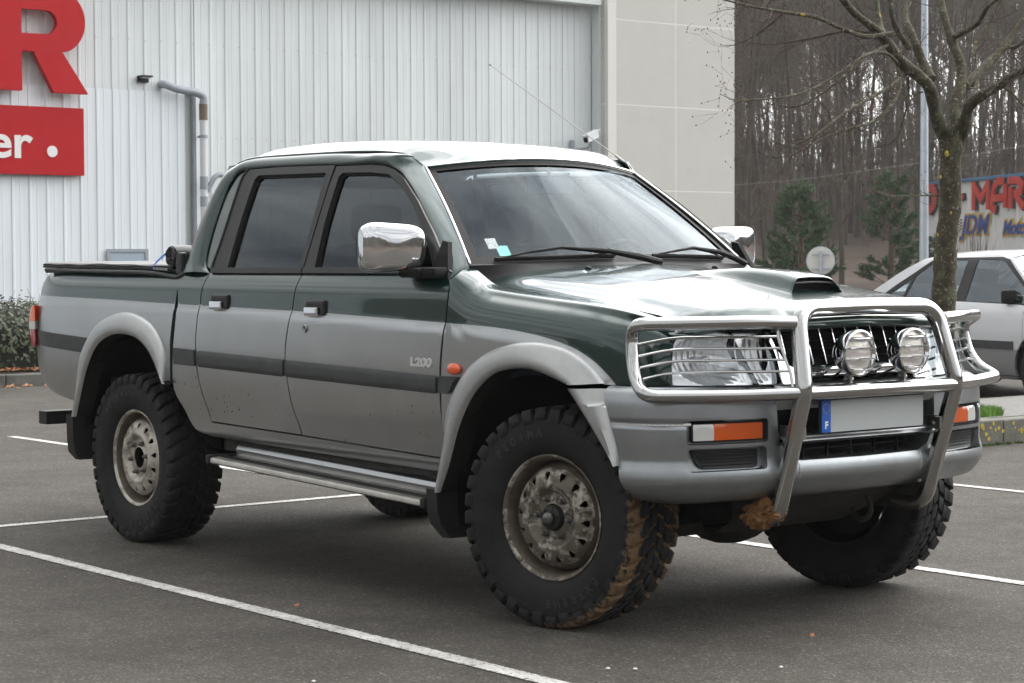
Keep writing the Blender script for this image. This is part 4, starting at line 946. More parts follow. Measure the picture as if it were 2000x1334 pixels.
# ---- wheels
def lug(mb, prof, th0, th1, skew0, skew1, Rr):
    """prof: list (w,r) top line; prism from th0..th1 with skew by |w|"""
    top = []; n = len(prof)
    for (w_, r_) in prof:
        sk = skew0+(skew1-skew0)*(abs(w_)/.13)
        row = []
        for th, rr in ((th0-.012, r_-.016), (th0, r_-.001), (th0+.006, r_), (th1-.006, r_), (th1, r_-.001), (th1+.012, r_-.016)):
            a_ = th+sk; row.append(V(rr*math.sin(a_), w_, rr*math.cos(a_)))
        top.append(row)
    mb.grid(top, smooth=False)
    # end caps
    for row, s_ in ((top[0], 1), (top[-1], -1)):
        b = len(mb.v); w_ = row[0].y
        mb.add(list(row), [tuple(range(6)) if s_ > 0 else tuple(range(5, -1, -1))], 0, False)
def wheel_mesh(kind):
    ty = MB(); RO = .388
    prof = [(-.098, .222), (-.116, .240), (-.1305, .278), (-.1335, .315), (-.129, .345), (-.120, .362), (-.10, .370), (-.05, .374), (0, .3745), (.05, .374), (.10, .370), (.120, .362), (.129, .345), (.1335, .315), (.1305, .278), (.116, .240), (.098, .222)]
    pp = [(p.x, p.y) for p in spl([V(a_, b_, 0) for a_, b_ in prof], .012)]
    # thin moulded rings on the sidewall
    pp = [(w_ + (math.copysign(.0018, w_) if (abs(r_-.338) < .004 or abs(r_-.252) < .004) else 0), r_) for w_, r_ in pp]
    ty.lathe(pp, (0, 0, 0), 'y', 96)
    NP = 36; rng = random.Random(3)
    for k in range(NP):
        for sg in (-1, 1):
            th = 2*math.pi*(k+(0.5 if sg > 0 else 0))/NP; dl = 2*math.pi/NP
            long_ = k % 2 == 0; a1 = dl*.33
            q = [(sg*w_, r_) for w_, r_ in ((.080, RO-.001), (.100, RO-.001), (.118, RO-.003), (.130, RO-.009), (.1365, RO-.024), (.1375, RO-(.048 if long_ else .038)), (.133, RO-(.056 if long_ else .046)))]
            # shoulder lug as a wrapped strip
            rows = []
            for (w_, r_) in q:
                sk = .16*abs(w_)/.13; row = []
                dr = .014 if abs(w_) < .125 else .010; dw = 0 if abs(w_) < .125 else math.copysign(.010, w_)
                for th_, f in ((-a1-.014, 1), (-a1, .06), (-a1+.008, 0), (a1-.008, 0), (a1, .06), (a1+.014, 1)):
                    rr_ = r_-dr*f*(1 if abs(w_) < .132 else .25); ww = w_-dw*f; A_ = th+th_+sk; row.append(V(rr_*math.sin(A_), ww, rr_*math.cos(A_)))
                rows.append(row)
            if sg > 0: rows = rows[::-1]
            ty.grid(rows, smooth=False)
            b = len(ty.v); e0 = rows[0] if sg < 0 else rows[-1]; ty.add(list(e0), [tuple(range(6))], 0, False)
            for w0, w1, off, ln in ((.044, .075, .02, .34), (.005, .038, -.22, .36)):
                a2 = dl*ln
                lug(ty, [(sg*w0, RO), (sg*(w0+w1)/2, RO+.0005), (sg*w1, RO)] if sg < 0 else [(sg*w1, RO), (sg*(w0+w1)/2, RO+.0005), (sg*w0, RO)], th+off*dl-a2, th+off*dl+a2, 0, .17, RO)
    return ty
def rim_mesh(front):
    rm = MB()
    pr = [(.094, .214), (.100, .220), (.1035, .2215), (.1045, .218), (.102, .213), (.094, .208), (.082, .203), (.060, .2005), (.03, .196), (.018, .190), (.050, .186), (.064, .177), (.073, .1735)]
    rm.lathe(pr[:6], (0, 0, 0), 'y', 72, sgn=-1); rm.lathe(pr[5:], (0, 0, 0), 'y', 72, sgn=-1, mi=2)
    rm.lathe([(-.02, .19), (-.098, .214), (-.104, .221), (-.10, .225)], (0, 0, 0), 'y', 48, sgn=-1, mi=1)
    rm.lathe([(-.02, .19), (.012, .186)], (0, 0, 0), 'y', 48, sgn=-1)
    DR = [.040, .052, .062, .080, .088, .098, .106, .114, .122, .135, .150, .163, .1735]; DW = [.088, .088, .084, .080, .084, .095, .103, .104, .100, .098, .094, .086, .073]
    def disc(u, r_): a_ = u; return V(r_*math.sin(a_), -sint(r_, DR, DW), r_*math.cos(a_))
    NH = 14; da = 2*math.pi/NH
    for k in range(NH):
        a0 = k*da
        outer = [(a0-da/2, r_) for r_ in [.048+.0125*i for i in range(11)]] ; 
        o2 = [(a0-da/2+da*i/8, .173) for i in range(1, 9)]; o3 = [(a0+da/2, r_) for r_ in [.1605-.0125*i for i in range(10)]]; o4 = [(a0+da/2-da*i/8, .048) for i in range(1, 8)]
        hole = [(a0+x_, r_) for x_, r_ in ((-.024, .134), (0, .130), (.024, .134), (.052, .143), (.075, .151), (.073, .157), (.052, .161), (-.052, .161), (-.073, .157), (-.075, .151), (-.052, .143))]
        patch(rm, disc, outer+o2+o3+[(a0+da/2, .048)]+o4, holes=[hole], du=.06, dv=.008, thick=.006, sc2=(.12, 1), lip=True)
    rm.n = {}
    return rm
for nm_, c_, st, mir, fr_ in (('front', V(0, -.728, .386), 11, False, True), ('rear', V(-2.96, -.728, .386), 0, False, False), ('front', V(0, .728, .386), 11, True, True), ('rear', V(-2.96, .728, .386), 0, True, False)):
    if nm_+'t' not in globals():
        globals()['reart'] = wheel_mesh('r'); globals()['frontt'] = reart; globals()['rimm'] = rim_mesh(1)
    wh = empty('wheel', c_, truck)
    Mx = Matrix.Translation(c_) @ Matrix.Rotation(R(st), 4, 'Z') @ Matrix.Rotation(R(17 if fr_ else 5), 4, 'Y')
    if mir: Mx = Mx @ Matrix.Scale(-1, 4, V(0, 1, 0))
    def put(name, src, m, par, attr=None, flip=False, **kw):
        mb = MB(); mb.v = [Mx @ v for v in src.v]; mb.f = [f[::-1] for f in src.f] if mir != flip else list(src.f); mb.m = list(src.m); mb.s = list(src.s)
        for v in mb.v:
            if v.z < .003: v.z = .003
        return build(name, mb, m, par, attr=attr, **kw)
    attr = None
    if fr_ and not mir:
        attr = []
        for v in reart.v:
            wv = Mx @ v; rr_ = math.hypot(v.x, v.z)
            ang = math.degrees(math.atan2(wv.z-c_.z, wv.x-c_.x))     # 0 = forwards
            base = -1.0
            if rr_ > .335:
                fwd = max(0, math.cos(math.radians(ang+28))); base = .11+.43*fwd**.6 if fwd > 0 else -.05
                if rr_ < .3865 and abs(v.y) < .125: base += .13
                if abs(v.y) > .10 and v.y < 0: base += .02
                if rr_ > .3865 and abs(v.y) < .095: base -= .15
                if rr_ < .352: base -= .2
                if ang > 100 or ang < -150: base -= .35
            attr.append(base)
    tyo = put('tyre', reart, 'tyremud' if (fr_ and not mir) else 'tyre', wh, attr=attr, sharp=40)
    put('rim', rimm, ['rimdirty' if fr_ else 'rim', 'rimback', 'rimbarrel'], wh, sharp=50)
    for k in range(6):
        nb = MB(); a_ = k*math.pi/3+.3; p = V(.070*math.sin(a_), -.080, .070*math.cos(a_))
        nb.lathe([(0, .0135), (.010, .0125), (.011, .0105)], p, 'y', 6, sgn=-1); nb.lathe([(.010, .0095), (.022, .009), (.027, .006), (.028, .0005)], p, 'y', 12, sgn=-1)
        put('wheel_nut', nb, 'nut', wh, sharp=40, flip=True)
    hb = MB()
    if fr_:
        hb.lathe([(.05, .046), (.100, .044), (.106, .041), (.108, .036), (.110, .022), (.122, .021), (.126, .018), (.127, .0005)], (0, 0, 0), 'y', 32, sgn=-1)
        for k in range(6):
            a_ = k*math.pi/3; hb.box((.034*math.sin(a_), -.108, .034*math.cos(a_)), (.008, .008, .008), .002)
    else: hb.lathe([(.03, .040), (.012, .038), (-.02, .036), (-.02, .0005)], (0, 0, 0), 'y', 32, sgn=-1)
    put('hub', hb, 'hub', wh, sharp=40, flip=True)
    if fr_ and not mir:
        hc = MB(); hc.lathe([(.120, .0225), (.128, .019), (.132, .014), (.133, .0005)], (0, 0, 0), 'y', 24, sgn=-1); put('hub_cap', hc, 'nut', wh, sharp=40, flip=True)
    dk = MB(); dk.lathe([(-.102, .212), (-.05, .185), (-.05, .0005)], (0, 0, 0), 'y', 32, sgn=-1); put('brake_shield', dk, 'dark', wh, sharp=40, flip=True)
    if not mir:  # raised lettering on the tyre wall
        for word, a_c, stp in (('FEDIMA', 0, 8.0), ('EXTREME', 180, 7.6)):
            lt = MB()
            for i, ch in enumerate(word):
                a_ = R(a_c+(i-(len(word)-1)/2)*stp*1.0); tm = text_mb(ch, .040, .003, .0012, 0, 1.0); r_ = .2955
                ce = V(r_*math.sin(a_), -.1345, r_*math.cos(a_)); tm.xf(frame(ce, V(math.cos(a_), 0, -math.sin(a_)), V(math.sin(a_), 0, math.cos(a_))))
                lt.add(tm.v, tm.f, 0, False)
            M0 = Matrix.Rotation(R(-(17 if fr_ else 5)-25), 4, 'Y'); lt.xf(M0)
            put('tyre_lettering', lt, 'tyretext', tyo, smooth=False)
# ---- side steps, underbody
for mir in sides:
    zt = lambda x: interp(x, [-2.22, -.65], [.448, .395])
    mb = MB(); rows = []
    for x in [-2.20+.155*k for k in range(11)]:
        z = zt(x); rows.append([V(x, y, z+dz) for y, dz in ((-.70, .0), (-.76, .0), (-.765, -.004), (-.80, -.004), (-.806, 0), (-.850, .001), (-.856, -.003), (-.872, -.002), (-.885, -.004), (-.888, -.010), (-.888, -.024), (-.880, -.03), (-.70, -.03))])
    mb.grid(rows); mb.f = [f[::-1] for f in mb.f]; st_ = build('side_step', mb, 'step', truck, mir, sharp=40)
    mb = MB(); mb.grid([[V(x, y, zt(x)+dz) for y, dz in ((-.808, .001), (-.812, .004), (-.850, .004), (-.854, .001))] for x in (-2.2, -1.4, -.66)]); mb.f = [f[::-1] for f in mb.f]; build('tread_strip', mb, 'rubber', st_, mir)
    for x in (-2.215, -.655):
        mb = MB(); mb.box((x, -.80, zt(x)-.014), (.035, .19, .042), .010); mb.box((x, -.72, zt(x)+.02), (.03, .03, .09), .01); build('end_cap', mb, 'blackplastic', st_, mir)
    mb = MB(); rows = []
    for x in [-2.17+.145*k for k in range(11)]:
        z = zt(x); rows.append([V(x, -.752, z-.01), V(x, -.772, z+.002), V(x, -.776, z+.03), V(x, -.766, z+.046), V(x, -.74, z+.056), V(x, -.73, z+.08)])
    mb.grid(rows); mb.f = [f[::-1] for f in mb.f]; build('step_backing', mb, 'silver', st_, mir)
    mb = MB(); mb.box((-1.75, -.46, .45), (4.0, .07, .12), .01); mb.box((-1.45, -.66, .49), (1.7, .2, .06), .01); build('chassis_rail', mb, 'under', truck, mir)
mb = MB(); mb.box((-1.45, 0, .56), (1.95, 1.5, .06)); mb.box((-3.2, 0, .66), (1.3, 1.3, .06)); mb.box((.2, 0, .62), (.6, .7, .3)); build('floor_pan', mb, 'dark', truck)
mb = MB(); mb.tube([(-2.96, -.62, .386), (-2.96, .62, .386)], .045, 14); mb.ball((-2.96, 0, .386), (.15, .14, .15)); mb.tube([(-3.6, -.45, .50), (-2.96, -.50, .42), (-2.3, -.45, .48)], .025, 6); mb.tube([(-3.6, .45, .50), (-2.96, .50, .42), (-2.3, .45, .48)], .025, 6); mb.tube([(-2.96, 0, .40), (-1.0, 0, .46)], .03, 10); mb.box((-.9, 0, .42), (.7, .3, .2), .04); build('rear_axle', mb, 'under', truck, sharp=40)
mb = MB()
for sg in (-1, 1):
    mb.tube([(0, sg*.64, .36), (.02, sg*.30, .31)], [.03, .045], 10); mb.tube([(.22, sg*.30, .33), (.05, sg*.62, .30)], .026, 8); mb.tube([(-.25, sg*.30, .34), (-.02, sg*.62, .30)], .026, 8); mb.tube([(.0, sg*.55, .5), (0, sg*.55, .30)], .035, 8)
mb.ball((.0, .05, .35), (.16, .2, .13)); mb.box((-.1, 0, .40), (.6, .5, .16), .05)
build('front_suspension', mb, 'under', truck, sharp=40)
mb = MB(); mb.grid([[V(.60, y, .475), V(.46, y*.96, .375+.02*(y/.4)**2), V(.30, y*.9, .315), V(-.05, y*.8, .295), V(-.3, y*.75, .33)] for y in [-.36, -.30, -.2, 0, .2, .30, .36]]); mb.grid([[V(.58, sg*.36, .48), V(.44, sg*.345, .38)] for sg in (-1, 1)]); build('skid_plate', mb, 'under', truck, sharp=60)
mb = MB(); mb.tube([V(.50+.045*math.cos(a_), .23, .385+.045*math.sin(a_)) for a_ in [2*math.pi*k/20 for k in range(20)]], .011, 8, closed=True); build('tow_eye', mb, 'under', truck)
mb = MB(); mb.box((-4.15, -.0, .50), (.09, 1.43, .068), .006); mb.box((-4.13, -.45, .54), (.03, .03, .03), .005); mb.box((-4.0, -.45, .52), (.3, .06, .06)); mb.box((-4.0, .45, .52), (.3, .06, .06)); build('tow_bar', mb, 'blackplastic', truck)
# ---- cabin
mb = MB(); rows = []
for y in [-.68+1.36*k/16 for k in range(17)]:
    hump = .035*math.exp(-((y-.36)/.17)**2); rows.append([V(-.60, y, 1.24), V(-.72, y, 1.238+hump*.6), V(-.84, y, 1.225+hump), V(-.90, y, 1.17), V(-.88, y, 1.0)])
mb.grid(rows); mb.f = [f[::-1] for f in mb.f]; build('dashboard', mb, 'interior', truck)
mb = MB(); cs = V(-1.02, .36, 1.20); ax = V(-.85, 0, .5).normalized(); e1 = V(0, 1, 0); e2 = ax.cross(e1)
mb.tube([cs+(e1*math.cos(a_)+e2*math.sin(a_))*.185 for a_ in [2*math.pi*k/40 for k in range(40)]], .014, 8, closed=True); mb.tube([cs+e1*.18, cs-e1*.18], .014, 6); mb.ball(cs, (.04, .07, .06), seg=12); mb.tube([cs, cs-ax*.2], .03, 8); build('steering_wheel', mb, 'blackplastic', truck)
for y in (-.36, .36):
    mb = MB(); mb.box((-1.60, y, 1.08), (.13, .48, .56), .05, rot=Matrix.Rotation(R(-14), 3, 'Y')); mb.box((-1.38, y, .80), (.5, .5, .14), .05); se = build('seat', mb, 'seat', truck)
    mb = MB(); mb.box((-1.70, y, 1.44), (.08, .24, .16), .035); build('headrest', mb, 'seat', se)
mb = MB(); mb.box((-2.28, 0, 1.05), (.13, 1.25, .5), .05, rot=Matrix.Rotation(R(-12), 3, 'Y')); mb.box((-2.0, 0, .82), (.5, 1.3, .14), .05); build('rear_bench', mb, 'seat', truck)
mb = MB(); mb.box((-.985, .0, 1.585), (.025, .25, .07), .012); mb.tube([(-.98, 0, 1.61), (-1.0, 0, 1.675)], .008, 8); build('interior_mirror', mb, 'seat', truck)
mb = MB(); mb.grid([[V(x, y, Rf(x, y).z-.03) for y in (-.54, -.3, 0, .3, .54)] for x in (-2.35, -1.8, -1.3, -1.12)]); build('headliner', mb, 'seat', truck)

# ================================================================== SETTING
rnd_ = random.Random(11)
def ground_mat():
    m = mat('asphalt', (.165, .158, .148), .9, spec=.25, bump=.55, bscale=170); n = m.node_tree.nodes; l = m.node_tree.links; p = n['Principled BSDF']
    t = n.new('ShaderNodeTexCoord')
    def noi(s, d=3, r=.6):
        q = n.new('ShaderNodeTexNoise'); q.inputs['Scale'].default_value = s; q.inputs['Detail'].default_value = d; q.inputs['Roughness'].default_value = r; l.new(t.outputs['Object'], q.inputs[0]); return q
    def ramp(src, st):
        c = n.new('ShaderNodeValToRGB'); e = c.color_ramp.elements
        while len(e) < len(st): e.new(.5)
        for k, (a, b) in enumerate(st): e[k].position = a; e[k].color = (b[0], b[1], b[2], 1)
        l.new(src.outputs[0], c.inputs[0]); return c
    def mul(a, b, mode='MULTIPLY'):
        x = n.new('ShaderNodeMix'); x.data_type = 'RGBA'; x.blend_type = mode; x.inputs[0].default_value = 1; l.new(a.outputs[a_i(a)], x.inputs[6]); l.new(b.outputs[a_i(b)], x.inputs[7]); return x
    def a_i(x): return 2 if x.bl_idname == 'ShaderNodeMix' else 0
    vo = n.new('ShaderNodeTexVoronoi'); vo.inputs['Scale'].default_value = 130; l.new(t.outputs['Object'], vo.inputs['Vector'])
    hsv = n.new('ShaderNodeSeparateColor'); l.new(vo.outputs['Color'], hsv.inputs[0])
    st = ramp(hsv, [(0, (.050, .046, .041)), (.55, (.064, .059, .052)), (.90, (.080, .074, .065)), (1, (.15, .138, .122))])
    big = ramp(noi(.7, 6), [(.34, (.80, .79, .78)), (.66, (1.22, 1.22, 1.22))]); mid = ramp(noi(5, 7, .7), [(.3, (.80, .79, .78)), (.7, (1.18, 1.17, 1.16))])
    fine = ramp(noi(420, 2), [(.3, (.72, .72, .72)), (.7, (1.28, 1.28, 1.28))])
    r_ = mul(mul(mul(st, big), mid), fine); l.new(r_.outputs[2], p.inputs['Base Color'])
    b = [x for x in n if x.bl_idname == 'ShaderNodeBump'][0]; b.inputs['Distance'].default_value = .006
    add = n.new('ShaderNodeMath'); l.new(vo.outputs['Distance'], add.inputs[0]); l.new(b.inputs['Height'].links[0].from_socket, add.inputs[1]); l.new(add.outputs[0], b.inputs['Height'])
ground_mat()
def paint_mat():
    m = bpy.data.materials.new('linepaint'); MT['linepaint'] = m; m.use_nodes = True; n = m.node_tree.nodes; l = m.node_tree.links; p = n['Principled BSDF']; p.inputs['Roughness'].default_value = .75
    t = n.new('ShaderNodeTexCoord'); q = n.new('ShaderNodeTexNoise'); q.inputs['Scale'].default_value = 55; q.inputs['Detail'].default_value = 6; q.inputs['Roughness'].default_value = .75; l.new(t.outputs['Object'], q.inputs[0])
    at = n.new('ShaderNodeAttribute'); at.attribute_name = 'mudmask'; ad = n.new('ShaderNodeMath'); l.new(q.outputs[0], ad.inputs[0]); l.new(at.outputs['Fac'], ad.inputs[1])
    c = n.new('ShaderNodeMapRange'); c.inputs[1].default_value = .53; c.inputs[2].default_value = .66; l.new(ad.outputs[0], c.inputs[0])
    tr = n.new('ShaderNodeBsdfTransparent'); mxs = n.new('ShaderNodeMixShader'); l.new(c.outputs[0], mxs.inputs[0]); l.new(p.outputs[0], mxs.inputs[1]); l.new(tr.outputs[0], mxs.inputs[2]); l.new(mxs.outputs[0], n['Material Output'].inputs[0])
    q2 = n.new('ShaderNodeTexNoise'); q2.inputs['Scale'].default_value = 9; q2.inputs['Detail'].default_value = 8; l.new(t.outputs['Object'], q2.inputs[0]); r_ = n.new('ShaderNodeValToRGB'); r_.color_ramp.elements[0].color = (.33, .32, .295, 1); r_.color_ramp.elements[1].color = (.58, .57, .54, 1); r_.color_ramp.elements[0].position = .3; r_.color_ramp.elements[1].position = .7
    l.new(q2.outputs[0], r_.inputs[0]); l.new(r_.outputs[0], p.inputs['Base Color'])
paint_mat()
g = MB(); g.grid([[V(x, y, 0) for y in (-600, -60, 0, 60, 600)] for x in (-600, -60, 0, 60, 600)]); o = build('ground', g, 'asphalt', org=(0, 0, 0)); tag(o, kind='structure')
def line(a, b, wdt=.085):
    a, b = V(*a, .004), V(*b, .004); d = (b-a).normalized(); s_ = V(-d.y, d.x, 0); n_ = max(2, int((b-a).length/.12)); mb = MB(); at = []; rows = []
    for k in range(n_+1):
        p = a+(b-a)*k/n_; row = []
        for w_, m_ in ((-.5, .22), (-.40, .03), (0, -.02), (.40, .03), (.5, .22)): row.append(p+s_*wdt*w_); at.append(m_)
        rows.append(row)
    mb.grid(rows, smooth=False); mb.f = [f[::-1] for f in mb.f]; o = build('parking_line', mb, 'linepaint', attr=at, smooth=False); tag(o, kind='structure')
line((-8.8, 1.30), (1.5, 1.225)); line((-3.875, -9), (-3.89, 9.5)); line((-8.9, -1.32), (1.5, -1.455)); line((-8.8, 3.97), (1.5, 3.86)); line((-8.9, -3.95), (1.4, -4.1)); line((-9.2, 9.6), (-4.2, 8.47))
# ---- kerbs
mat('kerb', (.125, .12, .10), .9, var=.3, vscale=5, bump=.5, bscale=60); mat('kerbdark', (.105, .105, .095), .9, var=.4, vscale=4, bump=.5, bscale=50)
mat('soil', (.075, .06, .045), .95, var=.5, vscale=8, bump=.8, bscale=30); mat('paving', (.15, .145, .135), .9, var=.2, vscale=12, bump=.3)
mat('lichen', (.42, .33, .06), .95); mat('moss', (.075, .11, .03), 1, var=.4)
def kerb_run(x0, x1, y0, y1, h, m, step=1.0, cap=.15):
    """kerbstones along the edges of a rectangle, each with a small joint; returns top centre"""
    segs = []
    for (ax, ay, bx, by, nx, ny) in ((x1, y0, x1, y1, -1, 0), (x0, y0, x0, y1, 1, 0), (x0+cap, y0, x1-cap, y0, 0, 1), (x0+cap, y1, x1-cap, y1, 0, -1)):
        L_ = math.hypot(bx-ax, by-ay); k = max(1, round(L_/step))
        for i in range(k):
            t0, t1 = i/k, (i+1)/k; cx_, cy_ = ax+(bx-ax)*(t0+t1)/2+nx*cap/2, ay+(by-ay)*(t0+t1)/2+ny*cap/2
            segs.append((cx_, cy_, (L_/k-.006) if nx == 0 else cap, (L_/k-.006) if nx != 0 else cap))
    mb = MB()
    for cx_, cy_, sx_, sy_ in segs:
        mb.box((cx_, cy_, h/2-.02+rnd_.uniform(-.003, .003)), (sx_, sy_, h+.04), .014)
    return mb
mb = kerb_run(-20, -14.66, -8, 14, .13, 'kerbdark'); o = build('kerb', mb, 'kerbdark', sharp=50); tag(o, kind='structure')
mb = MB(); mb.grid([[V(x, y, .10+.05*math.sin(x*1.3+y*.7)*.5) for y in [-7.85+.9*k for k in range(25)]] for x in (-19.8, -18.5, -17, -16, -15.2, -14.8)]); mb.f = [f[::-1] for f in mb.f]; o = build('planting_bed', mb, 'soil'); tag(o, kind='structure')
mb = kerb_run(-5.2, -3.62, 5.30, 13, .17, 'kerb', step=1.0, cap=.16)
for _ in range(60):
    x, y, z = -3.619, rnd_.uniform(5.6, 7.6), rnd_.uniform(.02, .15); r_ = rnd_.uniform(.006, .022)
    b0 = len(mb.v); mb.add([V(x+.002, y+r_*math.cos(a_)*rnd_.uniform(.7, 1.1), z+r_*math.sin(a_)*rnd_.uniform(.7, 1.1)) for a_ in [k*.785 for k in range(8)]], [tuple(range(8))], 1, False)
o = build('kerb', mb, ['kerb', 'lichen'], sharp=50); tag(o, kind='structure')
mb = MB(); mb.grid([[V(x, y, .172) for y in (5.46, 6.2, 7.2, 12.8)] for x in (-5.04, -4.4, -3.77)]); mb.f = [f[::-1] for f in mb.f]; o = build('paving', mb, 'paving'); tag(o, kind='structure')
# moss line along the kerb foot and grass tufts
mb = MB()
for _ in range(900):
    y = rnd_.uniform(5.3, 9); x = -3.60+abs(rnd_.gauss(0, .02)); h = rnd_.uniform(.006, .025); a_ = rnd_.uniform(0, 6.28)
    mb.add([V(x-.006, y-.006, .002), V(x+.006, y+.006, .002), V(x+.01*math.cos(a_), y+.01*math.sin(a_), h)], [(0, 1, 2)], 0, False)
o = build('moss', mb, 'moss', smooth=False); tag(o, kind='stuff', label='green moss along the foot of the kerb beside the truck', cat='moss')
mat('grass', (.13, .24, .04), .8, var=.35, vscale=3); mb = MB()
for _ in range(16000):
    x = rnd_.uniform(-4.95, -3.82); y = rnd_.uniform(5.6, 7.0)
    if not (y < 6.44+.06*math.sin(x*9)+(-3.72-x)*.75): continue
    h = rnd_.uniform(.03, .07); a_ = rnd_.uniform(0, 6.28); q = rnd_.uniform(0, .03); b_ = rnd_.uniform(0, 6.28)
    mb.add([V(x-.004*math.cos(a_), y-.004*math.sin(a_), .172), V(x+.004*math.cos(a_), y+.004*math.sin(a_), .172), V(x+q*math.cos(b_), y+q*math.sin(b_), .172+h)], [(0, 1, 2)], 0, False)
o = build('grass', mb, 'grass', smooth=False); tag(o, kind='stuff', label='short bright green grass on the kerbed island round the tree', cat='grass')
# fallen leaves
mat('deadleaf', (.20, .07, .03), .8, col2=(.34, .15, .06), vscale=3); mb = MB()
def leaf(p, s_, rng):
    a_ = rng.uniform(0, 6.28); ux = V(math.cos(a_), math.sin(a_), rng.uniform(-.3, .3)); uy = V(-math.sin(a_), math.cos(a_), rng.uniform(-.4, .4))
    mb.add([p, p+ux*s_*.5+uy*s_*.35, p+ux*s_+V(0, 0, s_*.15), p+ux*s_*.5-uy*s_*.35], [(0, 1, 2, 3)], 0, False)
for _ in range(3500):
    y = rnd_.uniform(-2, 9); x = -14.9-abs(rnd_.gauss(0, .45)); leaf(V(x, y, .16), rnd_.uniform(.03, .07), rnd_)
for _ in range(260):
    y = rnd_.uniform(1, 8); x = -14.62+abs(rnd_.gauss(0, .12)); leaf(V(x, y, .012), rnd_.uniform(.03, .08), rnd_)
for p in ((-.9, -1.3), (1.45, -.05), (.75, -.3), (-2.0, 3.2), (1.9, .4), (-2.4, 2.0)): leaf(V(*p, .010), .028, rnd_)
o = build('fallen_leaves', mb, 'deadleaf', smooth=False); tag(o, kind='stuff', label='brown fallen leaves under the hedge and along the kerb', cat='leaves')
mat('pebble', (.6, .58, .55), .8); mb = MB()
for p in ((.72, -1.18), (.78, -1.12), (-2.75, -2.25), (1.05, -.75), (1.6, .15), (-2.1, 2.35), (.3, -2.0)):
    mb.ball(V(*p, .006), (rnd_.uniform(.004, .011), rnd_.uniform(.004, .008), .004), seg=8)
o = build('litter_stones', mb, 'pebble'); tag(o, kind='stuff', label='tiny pale stones scattered on the asphalt', cat='stones')
# ---- hedge
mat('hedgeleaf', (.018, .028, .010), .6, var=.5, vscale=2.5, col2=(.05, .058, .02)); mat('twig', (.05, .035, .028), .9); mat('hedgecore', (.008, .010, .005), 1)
def hedge(nm, x0, x1, y0, y1, zt, dens, label, cat):
    rng = random.Random(4); core = MB(); rows = []
    hh = lambda x, y: zt*(1+.08*math.sin(y*2.1+x)+.05*math.sin(y*5.3+1))
    for i in range(24):
        y = y0+.1+(y1-y0-.2)*i/23; r_ = []
        for k in range(9):
            a_ = math.pi*k/8; r_.append(V((x0+x1)/2-(x1-x0)/2*.86*math.cos(a_), y, .1+(hh(0, y)-.15)*math.sin(a_)**.5))
        rows.append(r_)
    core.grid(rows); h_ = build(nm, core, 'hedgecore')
    tag(h_, label, cat)
    mb = MB()
    for _ in range(dens):
        a_ = rng.uniform(0, math.pi); y = rng.uniform(y0, y1); k = rng.uniform(.86, 1.06)
        if rng.random() < .08: k += rng.random()*.14
        p = V((x0+x1)/2-(x1-x0)/2*k*math.cos(a_), y, .1+(hh(0, y)-.1)*math.sin(a_)**.5*k); s_ = rng.uniform(.022, .045)
        n_ = V(-math.cos(a_), rng.uniform(-.8, .8), math.sin(a_)+rng.uniform(-.3, .6)).normalized(); t_1 = n_.cross(V(rng.uniform(-1, 1), rng.uniform(-1, 1), rng.uniform(-1, 1))).normalized(); t_2 = n_.cross(t_1)
        mb.add([p-t_1*s_, p+t_2*s_*.45, p+t_1*s_, p-t_2*s_*.45], [(0, 1, 2, 3)], 0, False)
    build('foliage', mb, 'hedgeleaf', h_, smooth=False)
    mb = MB()
    for _ in range(260):
        y = rng.uniform(y0, y1); x = rng.uniform(x0+.1, x1-.1); z = hh(0, y)*.9; d = V(rng.gauss(0, .25), rng.gauss(0, .25), 1).normalized(); ln = rng.uniform(.1, .30)
        mb.tube([V(x, y, z), V(x, y, z)+d*ln], [.004, .0015], 3, cap=False)
    build('twigs', mb, 'twig', h_, smooth=False); return h_
hedge('hedge', -16.9, -15.1, -3.5, 10.5, .86, 26000, 'clipped dark green hedge behind the left kerb, in front of the clad wall', 'hedge')
# ================================================================== RETAIL BUILDING
def wall_mat(name, base, bl):
    m = mat(name, base, .5); n = m.node_tree.nodes; l = m.node_tree.links; p = n['Principled BSDF']; t = n.new('ShaderNodeTexCoord')
    def noi(sc_, s, d=6, r=.6):
        mp_ = n.new('ShaderNodeMapping'); mp_.inputs['Scale'].default_value = sc_; l.new(t.outputs['Object'], mp_.inputs[0]); q = n.new('ShaderNodeTexNoise'); q.inputs['Scale'].default_value = s; q.inputs['Detail'].default_value = d; q.inputs['Roughness'].default_value = r; l.new(mp_.outputs[0], q.inputs[0]); return q
    def ramp(q, a, b, c0, c1):
        r_ = n.new('ShaderNodeValToRGB'); r_.color_ramp.elements[0].position = a; r_.color_ramp.elements[1].position = b; r_.color_ramp.elements[0].color = (*c0, 1); r_.color_ramp.elements[1].color = (*c1, 1); l.new(q.outputs[0], r_.inputs[0]); return r_
    a = ramp(noi((1, 1, .25), .9), .35, .65, base, bl); b = ramp(noi((1, 14, .35), 1.6, 8, .7), .30, .52, (.90, .89, .87), (1, 1, 1)); c = ramp(noi((1, 30, 1.2), 1.4, 3, .8), .22, .27, (.45, .42, .38), (1, 1, 1))
    def mul(x, y):
        k = n.new('ShaderNodeMix'); k.data_type = 'RGBA'; k.blend_type = 'MULTIPLY'; k.inputs[0].default_value = 1; l.new(x, k.inputs[6]); l.new(y, k.inputs[7]); return k.outputs[2]
    l.new(mul(mul(a.outputs[0], b.outputs[0]), c.outputs[0]), p.inputs['Base Color'])
wall_mat('cladding', (.62, .655, .665), (.72, .76, .77)); wall_mat('cladlow', (.70, .745, .775), (.75, .80, .84))
